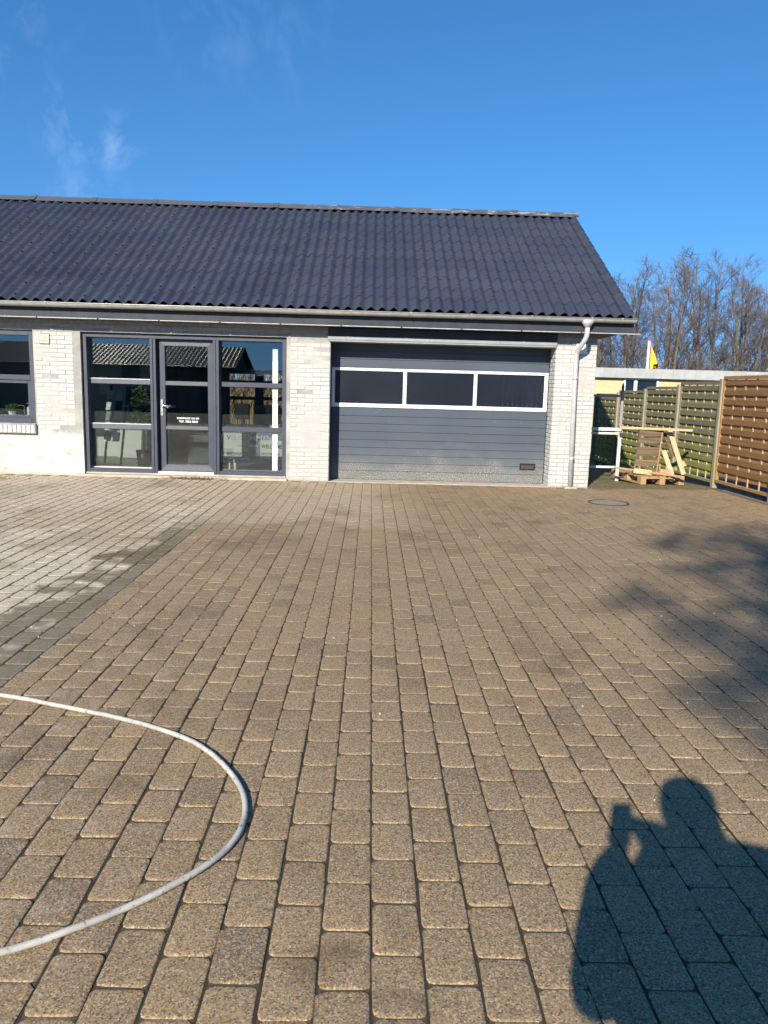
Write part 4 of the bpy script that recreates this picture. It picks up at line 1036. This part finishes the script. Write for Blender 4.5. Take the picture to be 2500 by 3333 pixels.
# ------------------------------------------------------------------ hose
hp_ = [(-2.6, 3.78), (-1.769, 3.569), (-1.459, 3.463), (-1.16, 3.35), (-.966, 3.261), (-.771, 3.142), (-.641, 3.018), (-.539, 2.875), (-.463, 2.733), (-.425, 2.604), (-.416, 2.478), (-.437, 2.363), (-.491, 2.255), (-.585, 2.138), (-.694, 2.035), (-.799, 1.956), (-.959, 1.860), (-1.5, 1.62)]
def catmull(P, m=8):
    out = []
    for i in range(len(P)-1):
        p0, p1, p2, p3 = P[max(i-1, 0)], P[i], P[i+1], P[min(i+2, len(P)-1)]
        for k in range(m):
            t = k/m
            out.append(tuple(.5*((2*p1[j]) + (-p0[j]+p2[j])*t + (2*p0[j]-5*p1[j]+4*p2[j]-p3[j])*t*t + (-p0[j]+3*p1[j]-3*p2[j]+p3[j])*t**3) for j in range(2)))
    return out + [P[-1]]
rh = random.Random(6)
hs = [(x + rh.gauss(0, .0004), y + rh.gauss(0, .0004), .0112 + abs(rh.gauss(0, .0004))) for x, y in catmull(hp_)]
ho = part('water_hose', MB().tube(hs, .0108, 10), 'hose', None, smooth=True); tag(ho, 'pale grey hose looping across the paving in the foreground', 'hose')

# ------------------------------------------------------------------ yellow building and flag behind the fence
yb_ = root('yellow_building', (8, 27, -.66), 'low yellow brick building with white metal fascia beyond the fence', 'building')
s = 27/20
def yx(v): return v*s
def yz(z): return 1.5333 + (z-1.5333)*s
W0, W1 = yx(6.487), yx(7.40)
ytop, yfb = yz(2.19), yz(1.945)
yw = MB()
for a, b, z0, z1 in ((3.0, W0, -.8, yfb+.1), (W0, W1, -.8, .9), (W0, W1, yfb-.02, yfb+.1), (W1, 30, -.8, yfb+.1)): yw.box(a, b, 27.0, 27.3, z0, z1)
yw.box(3.0, 3.3, 27.3, 37, -.8, yfb+.1); yw.box(3.0, 30, 36.7, 37, -.8, yfb+.1)
part('wall', yw, 'ybrick', yb_)
part('roof', MB().box(2.8, 30.2, 26.86, 37.2, ytop-.12, ytop-.03), 'conc_dark', yb_)
fpm = MB().box(0, .392, -.012, .012, 0, ytop-yfb).mesh('fascia_panel', M['alu'])
fpk = simple('fascia_metal', (.44, .44, .425), (.36, .36, .345), 3, .45); fpm.materials[0] = fpk
q = random.Random(4)
for i in range(60): put('fascia_panel', fpm, yb_, (2.85 + i*.398 - 8, 26.84-27 + q.uniform(-.003, .003), yfb + .66 + .0*i))
yfr = MB(); 
yfr.box(W0, W0+.07, 26.97, 27.05, .9, yfb-.02).box(W1-.07, W1, 26.97, 27.05, .9, yfb-.02).box(W0+.37, W0+.48, 26.97, 27.05, .9, yfb-.02).box(W0+.0701, W0+.3699, 26.975, 27.05, yfb-.06, yfb-.02).box(W0+.4801, W1-.0701, 26.975, 27.05, yfb-.06, yfb-.02)
ywn = part('window', yfr, 'alu', yb_)
part('pane', MB().box(W0+.07, W1-.07, 27.03, 27.036, .9, yfb-.05), simple('dark_pane', (.012, .016, .022), rough=.05), ywn)
fl = root('flag_pole', (11.8, 33.5, -.7), 'white pole with a folded yellow and red flag above the yellow building roof', 'flag')
fs_ = 33.5/30
fx, ft, fo = 10.61*fs_, 1.5333+(3.606-1.5333)*fs_, 1.5333+(2.5-1.5333)*fs_
part('pole', MB().tube([(fx, 33.5, -.7), (fx, 33.5, ft-.03)], .055, 10), 'flagpole', fl, smooth=True)
part('finial', MB().tube([(fx, 33.5, ft-.03), (fx, 33.5, ft+.05)], .065, 8), 'red', fl)
def flag_strip(u0, u1, mat, name, cut=False):
    mb = MB(); nv = 18
    def P(u, v_, d):
        z = ft - .16 - v_*1.9
        return (fx + .05 + u, 33.46 + .03*math.sin(u*14+v_*5) + d, z)
    # outline: hoist straight, fly edge slants out to a fold
    def fly(v_): return min(.42, .02 + v_*.80) if v_ < .52 else .34 + .06*math.sin(v_*9)
    vs = []
    for k in range(nv+1):
        v_ = k/nv; e_ = fly(v_)
        for u in (min(u0, e_), min(u1, e_)):
            vs.append(P(u, v_, 0)); vs.append(P(u, v_, .004))
    fs2 = []
    for k in range(nv):
        a = k*4; fs2 += [(a, a+2, a+6, a+4), (a+1, a+5, a+7, a+3)]
    mb.add(vs, fs2); return part(name, mb, mat, fl)
flag_strip(.0, .05, 'red', 'flag_hem'); flag_strip(.051, .66, 'yellow', 'flag')
me = text_mesh('Da', .40, 'flagink', .02, .002)
o_ = ORG[fl.name]
for v in me.vertices:
    a_, b_ = v.co.x, v.co.y
    v.co = (fx + .42 - b_ - o_[0], 33.42 - o_[1], fo - .22 + a_ - o_[2])
me.update(); put('lettering', me, fl)
part('flag_fold', MB().add([(fx+.36, 33.42, ft-1.24), (fx+.47, 33.42, ft-1.04), (fx+.48, 33.43, ft-1.1), (fx+.39, 33.43, ft-1.30), (fx+.36, 33.44, ft-1.24), (fx+.47, 33.44, ft-1.04)], [(0, 1, 2, 3), (4, 3, 2, 5)]), 'red', fl)

# ------------------------------------------------------------------ bare trees
def bare_tree(seed, H, spread=1.0, stems=2, nb_=20):
    q = random.Random(seed); tk = MB(); tw = MB()
    def path(p, d, L, n, wob, upb):
        pts = [Vector(p)]; d = Vector(d).normalized()
        for i in range(n):
            d = (d + Vector((q.gauss(0, wob), q.gauss(0, wob), q.gauss(0, wob)+upb))).normalized()
            pts.append(pts[-1] + d*(L/n))
        return pts
    def side(d, ang_):
        o = d.orthogonal().normalized(); o.rotate(Matrix.Rotation(q.uniform(0, 2*math.pi), 3, d)); return (d*math.cos(ang_) + o*math.sin(ang_)).normalized()
    def twigs(pts, L, n):
        for _ in range(n):
            t = q.uniform(.15, 1); i = min(int(t*(len(pts)-1)), len(pts)-2); b_ = pts[i].lerp(pts[i+1], t*(len(pts)-1)-i)
            d = (pts[i+1]-pts[i]).normalized(); p2 = path(b_, side(d, q.uniform(.4, .9)), L*q.uniform(.5, 1.1), 3, .16, .10)
            tw.tube(p2, [.0058, .005, .0042, .0035], 3, False)
    for s_ in range(stems):
        a_ = q.uniform(0, 6.28); base = Vector((.35*math.cos(a_)*(stems > 1), .35*math.sin(a_)*(stems > 1), 0))
        h = H*q.uniform(.86, 1.0) if s_ else H
        P = path(base, Vector((q.gauss(0, .05), q.gauss(0, .05), 1)), h, 12, .035, .03)
        r0 = .0095*h*q.uniform(.7, 1.2)
        tk.tube(P, [r0*(1-i/12)**.9 + .008 for i in range(13)], 7, False)
        for b in range(nb_):
            t = .10 + .87*((b + q.random())/nb_)
            i = min(int(t*12), 11); b0 = P[i].lerp(P[i+1], t*12-i); d0 = (P[i+1]-P[i]).normalized()
            L = (1-t)**.75*h*.34*spread*q.uniform(.6, 1.25) + .45
            p1 = path(b0, side(d0, q.uniform(.5, .95)), L, 6, .11, .11)
            rb_ = r0*(1-t)*.32 + .006
            tk.tube(p1, [rb_*(1-k/6)+.005 for k in range(7)], 5, False)
            for c_ in range(int(3 + L*2.2)):
                t2 = q.uniform(.12, 1); j = min(int(t2*6), 5); b1 = p1[j].lerp(p1[j+1], t2*6-j); d1 = (p1[j+1]-p1[j]).normalized()
                L2 = L*.42*(1.2-t2)*q.uniform(.6, 1.2) + .22
                p2 = path(b1, side(d1, q.uniform(.45, .95)), L2, 4, .13, .10)
                tw.tube(p2, [.009, .008, .0065, .005, .004], 3, False)
                twigs(p2, .34 + L2*.40, 5)
            twigs(p1, .45, 5)
        twigs(P[6:], .6, 14)
    return tk, tw
protos = []
for i, (H, sp, stn, nb_) in enumerate(((10, 1.0, 1, 26), (10, 1.15, 2, 20), (10, .9, 2, 20), (10, 1.1, 1, 30), (10, .8, 3, 15))):
    tk, tw = bare_tree(100+i, H, sp, stn, nb_)
    protos.append((tk.mesh('trunk', 'bark'), tw.mesh('crown', 'twig')))
rows = []
q = random.Random(77)
for i in range(25):
    rows.append((9.7 + i*.64 + q.uniform(-.25, .25), 40.0 + (i % 3)*1.9 + q.uniform(-.5, .5)))
rows.sort(key=lambda p: p[0]/p[1])
hts = [.74, .82, .78, .84, .80, .86, .80, .88, .86, .92, .90, .95, .92, .96, .94, .96, .90, .86, .82, .84, .88, .94, .98, 1.0, .98]
ords = ['first', 'second', 'third', 'fourth', 'fifth', 'sixth', 'seventh', 'eighth', 'ninth', 'tenth', 'eleventh', 'twelfth', 'thirteenth', 'fourteenth', 'fifteenth', 'sixteenth', 'seventeenth', 'eighteenth', 'nineteenth', 'twentieth', 'twenty-first', 'twenty-second', 'twenty-third', 'twenty-fourth', 'last']
for i, (x, y) in enumerate(rows):
    t = root('bare_tree', (x, y, -.72), 'leafless tree behind the yellow building, %s in the row counted from the left' % ords[i], 'tree', 'bare trees behind the yellow building', q.uniform(0, 6.28))
    k = [0, 1, 2, 3, 4][(i*3+1) % 5]; sc_ = hts[i]*q.uniform(.95, 1.03)
    t.scale = (sc_*1.22, sc_*1.22, sc_)
    put('trunk', protos[k][0], t); put('crown', protos[k][1], t)
# tangled leafless undergrowth along the tree row: uncountable
und = MB(); qq = random.Random(41)
for i in range(520):
    x = qq.uniform(8.5, 27); y = qq.uniform(38.5, 41.5); b0 = Vector((x, y, -.72)); d = Vector((qq.gauss(0, .35), qq.gauss(0, .2), 1)).normalized()
    P = [b0]
    for k in range(5):
        d = (d + Vector((qq.gauss(0, .18), qq.gauss(0, .18), .06))).normalized(); P.append(P[-1] + d*qq.uniform(.5, 1.05))
    und.tube(P, [.022, .018, .014, .011, .009, .006], 3, False)
    for k in range(9):
        j = qq.randint(1, 4); dd = Vector((qq.gauss(0, 1), qq.gauss(0, 1), qq.uniform(-.1, .9))).normalized(); L = qq.uniform(.4, 1.1)
        und.tube([P[j], P[j]+dd*L*.5, P[j]+(dd+Vector((0, 0, .3))).normalized()*L], [.010, .008, .005], 3, False)
uo = part('bare_undergrowth', und, 'twig', None); tag(uo, 'tangle of leafless shrubs at the foot of the tree row', 'shrubs', kind='stuff')

# grass beside the yellow building and weeds
gb = MB(); qg = random.Random(8)
for i in range(2600):
    x, y = qg.uniform(3.8, 9.5), qg.uniform(20.6, 26.8); z = gz(y)-.05; h = qg.uniform(.08, .28); a = qg.uniform(0, 3.14)
    dx, dy = .02*math.cos(a), .02*math.sin(a); lx, ly = qg.gauss(0, .05), qg.gauss(0, .05)
    gb.add([(x-dx, y-dy, z), (x+dx, y+dy, z), (x+lx, y+ly, z+h)], [(0, 1, 2)])
go = part('rough_grass', gb, 'grass', None); tag(go, 'rough green grass before the yellow building', 'grass', kind='stuff')
lf = MB(); ql = random.Random(12)
def leaf(x, y, z, s_):
    a = ql.uniform(0, 6.28); u = Vector((math.cos(a), math.sin(a), ql.uniform(-.2, .5))).normalized()*s_; v_ = Vector((-math.sin(a), math.cos(a), ql.uniform(-.3, .3)))*s_*.4
    p = Vector((x, y, z)); lf.add([p-u, p+v_+Vector((0, 0, s_*.2)), p+u, p-v_], [(0, 1, 2, 3)])
for i in range(520): leaf(-2.85 + ql.gauss(0, .22), 12.29 + ql.gauss(0, .045), .012 + abs(ql.gauss(0, .012)), ql.uniform(.010, .022))
for i in range(200): leaf(-5.78 + ql.gauss(0, .22), 11.75 + ql.gauss(0, .10), .012 + abs(ql.gauss(0, .015)), ql.uniform(.010, .022))
for i in range(70): leaf(ql.uniform(-5.5, 5.5), ql.uniform(3, 12.2), .006, ql.uniform(.006, .014))
for i in range(60): leaf(ql.uniform(3.7, 5.8), ql.uniform(12.4, 15), .004, ql.uniform(.008, .016))
lo = part('leaf_litter', lf, 'leaf', None); tag(lo, 'dry brown leaf litter blown against the entrance threshold', 'leaves', kind='stuff')
pb = MB()
for i in range(90):
    x, y = ql.uniform(-5.2, 4.5), ql.uniform(1.9, 12.2); r_ = ql.uniform(.002, .005)
    pb.tube([(x, y, .0), (x+r_*.3, y, r_), (x, y+r_*.2, r_*1.6)], [r_, r_*.95, r_*.3], 5)
po = part('pebbles', pb, 'paper', None); tag(po, 'scattered pale pebbles and grit on the paving', 'pebbles', kind='stuff')

# dry hedge seen through the rear window of the office
hd_ = MB(); qh = random.Random(2)
for i in range(1500):
    x, y = qh.uniform(-8, 1), qh.uniform(27, 28.2); z = -.7
    hd_.tube([(x, y, z), (x+qh.gauss(0, .15), y+qh.gauss(0, .1), z+1.3), (x+qh.gauss(0, .4), y+qh.gauss(0, .2), z+qh.uniform(2.0, 3.2))], [.022, .018, .008], 3, False)
hg = part('dry_hedge', hd_, 'reed', None); tag(hg, 'straw-coloured dry hedge glimpsed through the office rear window', 'hedge', kind='stuff')

# ------------------------------------------------------------------ what stands behind the photographer (mirrored in the glass, casting shade)
ob = root('opposite_building', (-16, -21, 0), 'dark-roofed building across the yard, mirrored in the entrance glass', 'building')
OX0, OX1 = -34, -7.9
part('wall', MB().box(OX0, OX1-.4, -27, -20.6, -.1, 2.4), 'dull_wall', ob)
orf = MB(); nn = 300
for i in range(nn):
    x0, x1 = OX0 + (OX1-OX0)*i/nn, OX0 + (OX1-OX0)*(i+1)/nn
    z0, z1 = .03*math.cos(2*math.pi*x0/.26), .03*math.cos(2*math.pi*x1/.26)
    orf.add([(x0, -20.0, 2.45+z0), (x1, -20.0, 2.45+z1), (x1, -23.6, 3.75+z1), (x0, -23.6, 3.75+z0), (x1, -27.2, 2.45+z1), (x0, -27.2, 2.45+z0)], [(0, 3, 2, 1), (3, 5, 4, 2)])
part('roof', orf, 'oldroof', ob)
part('gable', MB().add([(OX1-.4, -20.6, 2.3), (OX1-.4, -27, 2.3), (OX1-.4, -23.6, 3.62), (OX1-.3, -20.6, 2.3), (OX1-.3, -27, 2.3), (OX1-.3, -23.6, 3.62)], [(0, 1, 2), (3, 5, 4), (0, 2, 5, 3), (1, 4, 5, 2)]), 'dull_wall', ob)
part('gutter', MB().tube([(OX0, -19.95, 2.42), (OX1, -19.95, 2.42)], .05, 8), 'zinc', ob)
ol = root('low_shed', (-5.5, -22, 0), 'low dark-roofed shed across the yard beside the opposite building', 'shed')
part('wall', MB().box(-8.0, -2.5, -26, -21, -.1, 2.0), 'dull_wall', ol)
olr = MB(); nn = 80
for i in range(nn):
    x0, x1 = -8.1 + 5.8*i/nn, -8.1 + 5.8*(i+1)/nn
    z0, z1 = .03*math.cos(2*math.pi*x0/.26), .03*math.cos(2*math.pi*x1/.26)
    olr.add([(x0, -20.6, 1.98+z0), (x1, -20.6, 1.98+z1), (x1, -26.3, 2.45+z1), (x0, -26.3, 2.45+z0)], [(0, 3, 2, 1)])
part('roof', olr, 'screw', ol)
# ivy-clad tree whose crown shades the right of the yard
TX, TY = -6.0, -18.6
it_ = root('ivy_tree', (TX, TY, 0), 'ivy-clad tree behind the photographer whose shade falls on the right of the yard', 'tree')
tkb = MB(); tkb.tube([(TX+1.6, TY, -.1), (TX+1.5, TY, 5), (TX+.7, TY+.1, 10), (TX+.1, TY, 15.8)], [.32, .26, .18, .05], 8)
crn = MB(); qi = random.Random(21)
clumps = []
for sx_, sy_, rr_ in ((1.85, 3.75, .20), (2.35, 4.1, .24), (2.65, 4.95, .34), (2.1, 5.7, .20), (3.3, 5.5, .42), (3.6, 6.75, .48), (2.95, 6.6, .22), (4.0, 6.1, .5), (4.45, 8.2, .5), (3.7, 8.25, .32), (4.9, 7.3, .6), (4.3, 7.3, .45), (3.1, 7.9, .2), (5.3, 8.3, .5), (5.0, 6.2, .5), (2.1, 4.9, .16), (3.0, 4.4, .35), (2.0, 3.35, .2), (2.7, 3.6, .25)):
    cz_ = (sy_ - TY)/1.75; clumps.append((sx_ - .652*cz_ - TX, 0.0, cz_, rr_*1.35))
for cx_, cy_, cz_, rr_ in clumps:
    tkb.tube([(TX+.05, TY, cz_-.8), (TX+cx_*.6, TY+cy_, cz_-.3), (TX+cx_, TY+cy_, cz_)], [.05, .035, .015], 5)
    m_ = bush_mesh('c', 'ivy', (TX+cx_, TY+cy_, cz_), (rr_, rr_, rr_*.85), int(26+300*rr_*rr_), .085, qi.randint(0, 9999)); crn.add(m_.v, m_.f)
part('trunk', tkb, 'bark', it_); part('crown', crn, 'ivy', it_)

# the photographer: stands behind the lens, phone held up in both hands
pr = root('person', (.2, -.32, 0), 'person in a dark jacket behind the lens, present in view only as a shadow', 'person')
joints = {
 'pel': ((.15, -.33, .95), .25), 'wst': ((.15, -.33, 1.12), .265), 'chs': ((.16, -.32, 1.27), .27), 'ubk': ((.19, -.31, 1.42), .19),
 'nck': ((.185, -.26, 1.53), .10), 'hd0': ((.155, -.22, 1.62), .112), 'hd1': ((.15, -.23, 1.70), .12), 'hd2': ((.15, -.24, 1.77), .095),
 'lsh': ((.02, -.29, 1.41), .13), 'lel': ((-.11, -.19, 1.10), .13), 'lwr': ((-.09, -.14, 1.29), .085), 'lha': ((-.045, -.085, 1.44), .075),
 'rsh': ((.42, -.32, 1.42), .14), 'rel': ((.42, -.16, 1.13), .12), 'rwr': ((.185, -.16, 1.40), .085), 'rha': ((.018, -.088, 1.505), .088),
 'lhp': ((.07, -.33, .88), .15), 'lkn': ((.07, -.31, .50), .09), 'lan': ((.06, -.34, .09), .06), 'lto': ((.05, -.18, .045), .05),
 'rhp': ((.27, -.33, .88), .15), 'rkn': ((.30, -.31, .50), .09), 'ran': ((.32, -.34, .09), .06), 'rto': ((.34, -.18, .045), .05)}
edges = [('pel','wst'),('wst','chs'),('chs','ubk'),('ubk','nck'),('nck','hd0'),('hd0','hd1'),('hd1','hd2'),('ubk','lsh'),('lsh','lel'),('lel','lwr'),('lwr','lha'),('ubk','rsh'),('rsh','rel'),('rel','rwr'),('rwr','rha'),('pel','lhp'),('lhp','lkn'),('lkn','lan'),('lan','lto'),('pel','rhp'),('rhp','rkn'),('rkn','ran'),('ran','rto')]
keys = list(joints); idx = {k: i for i, k in enumerate(keys)}
pv = [Vector(joints[k][0]) - Vector((.2, -.32, 0)) for k in keys]; pe = [(idx[a], idx[b]) for a, b in edges]; prd = [joints[k][1] for k in keys]
for h_, sgn in (('lha', 1), ('rha', -1)):
    b0 = pv[idx[h_]]
    for f_ in range(5):
        st_ = Vector((sgn*.012, .004*(f_-2)*0, .024-.016*f_)) if f_ < 4 else Vector((sgn*.006, -.012, .02))
        a_ = len(pv); L = [.030, .034, .033, .026, .03][f_]
        pv += [b0 + st_, b0 + st_ + Vector((sgn*L*.6, .006 if f_ < 4 else -.012, .004)), b0 + st_ + Vector((sgn*L, .001 if f_ < 4 else -.016, .008))]
        prd += [.010, .0085, .007]; pe += [(idx[h_], a_), (a_, a_+1), (a_+1, a_+2)]
me = bpy.data.meshes.new('body'); me.from_pydata([tuple(v) for v in pv], pe, []); me.materials.append(M['jacket'])
bo = put('body', me, pr)
bo.modifiers.new('skin', 'SKIN'); 
for v_, r_ in zip(me.skin_vertices[0].data, prd): v_.radius = (r_, r_*.9)
me.skin_vertices[0].data[idx['pel']].use_root = True
sub = bo.modifiers.new('sub', 'SUBSURF'); sub.levels = 1; sub.render_levels = 2
ph = part('phone', MB().box(-.060, .018, -.022, -.013, 1.40, 1.548), 'phone', None, .003); tag(ph, 'dark phone held up by the photographer just behind the lens', 'phone')
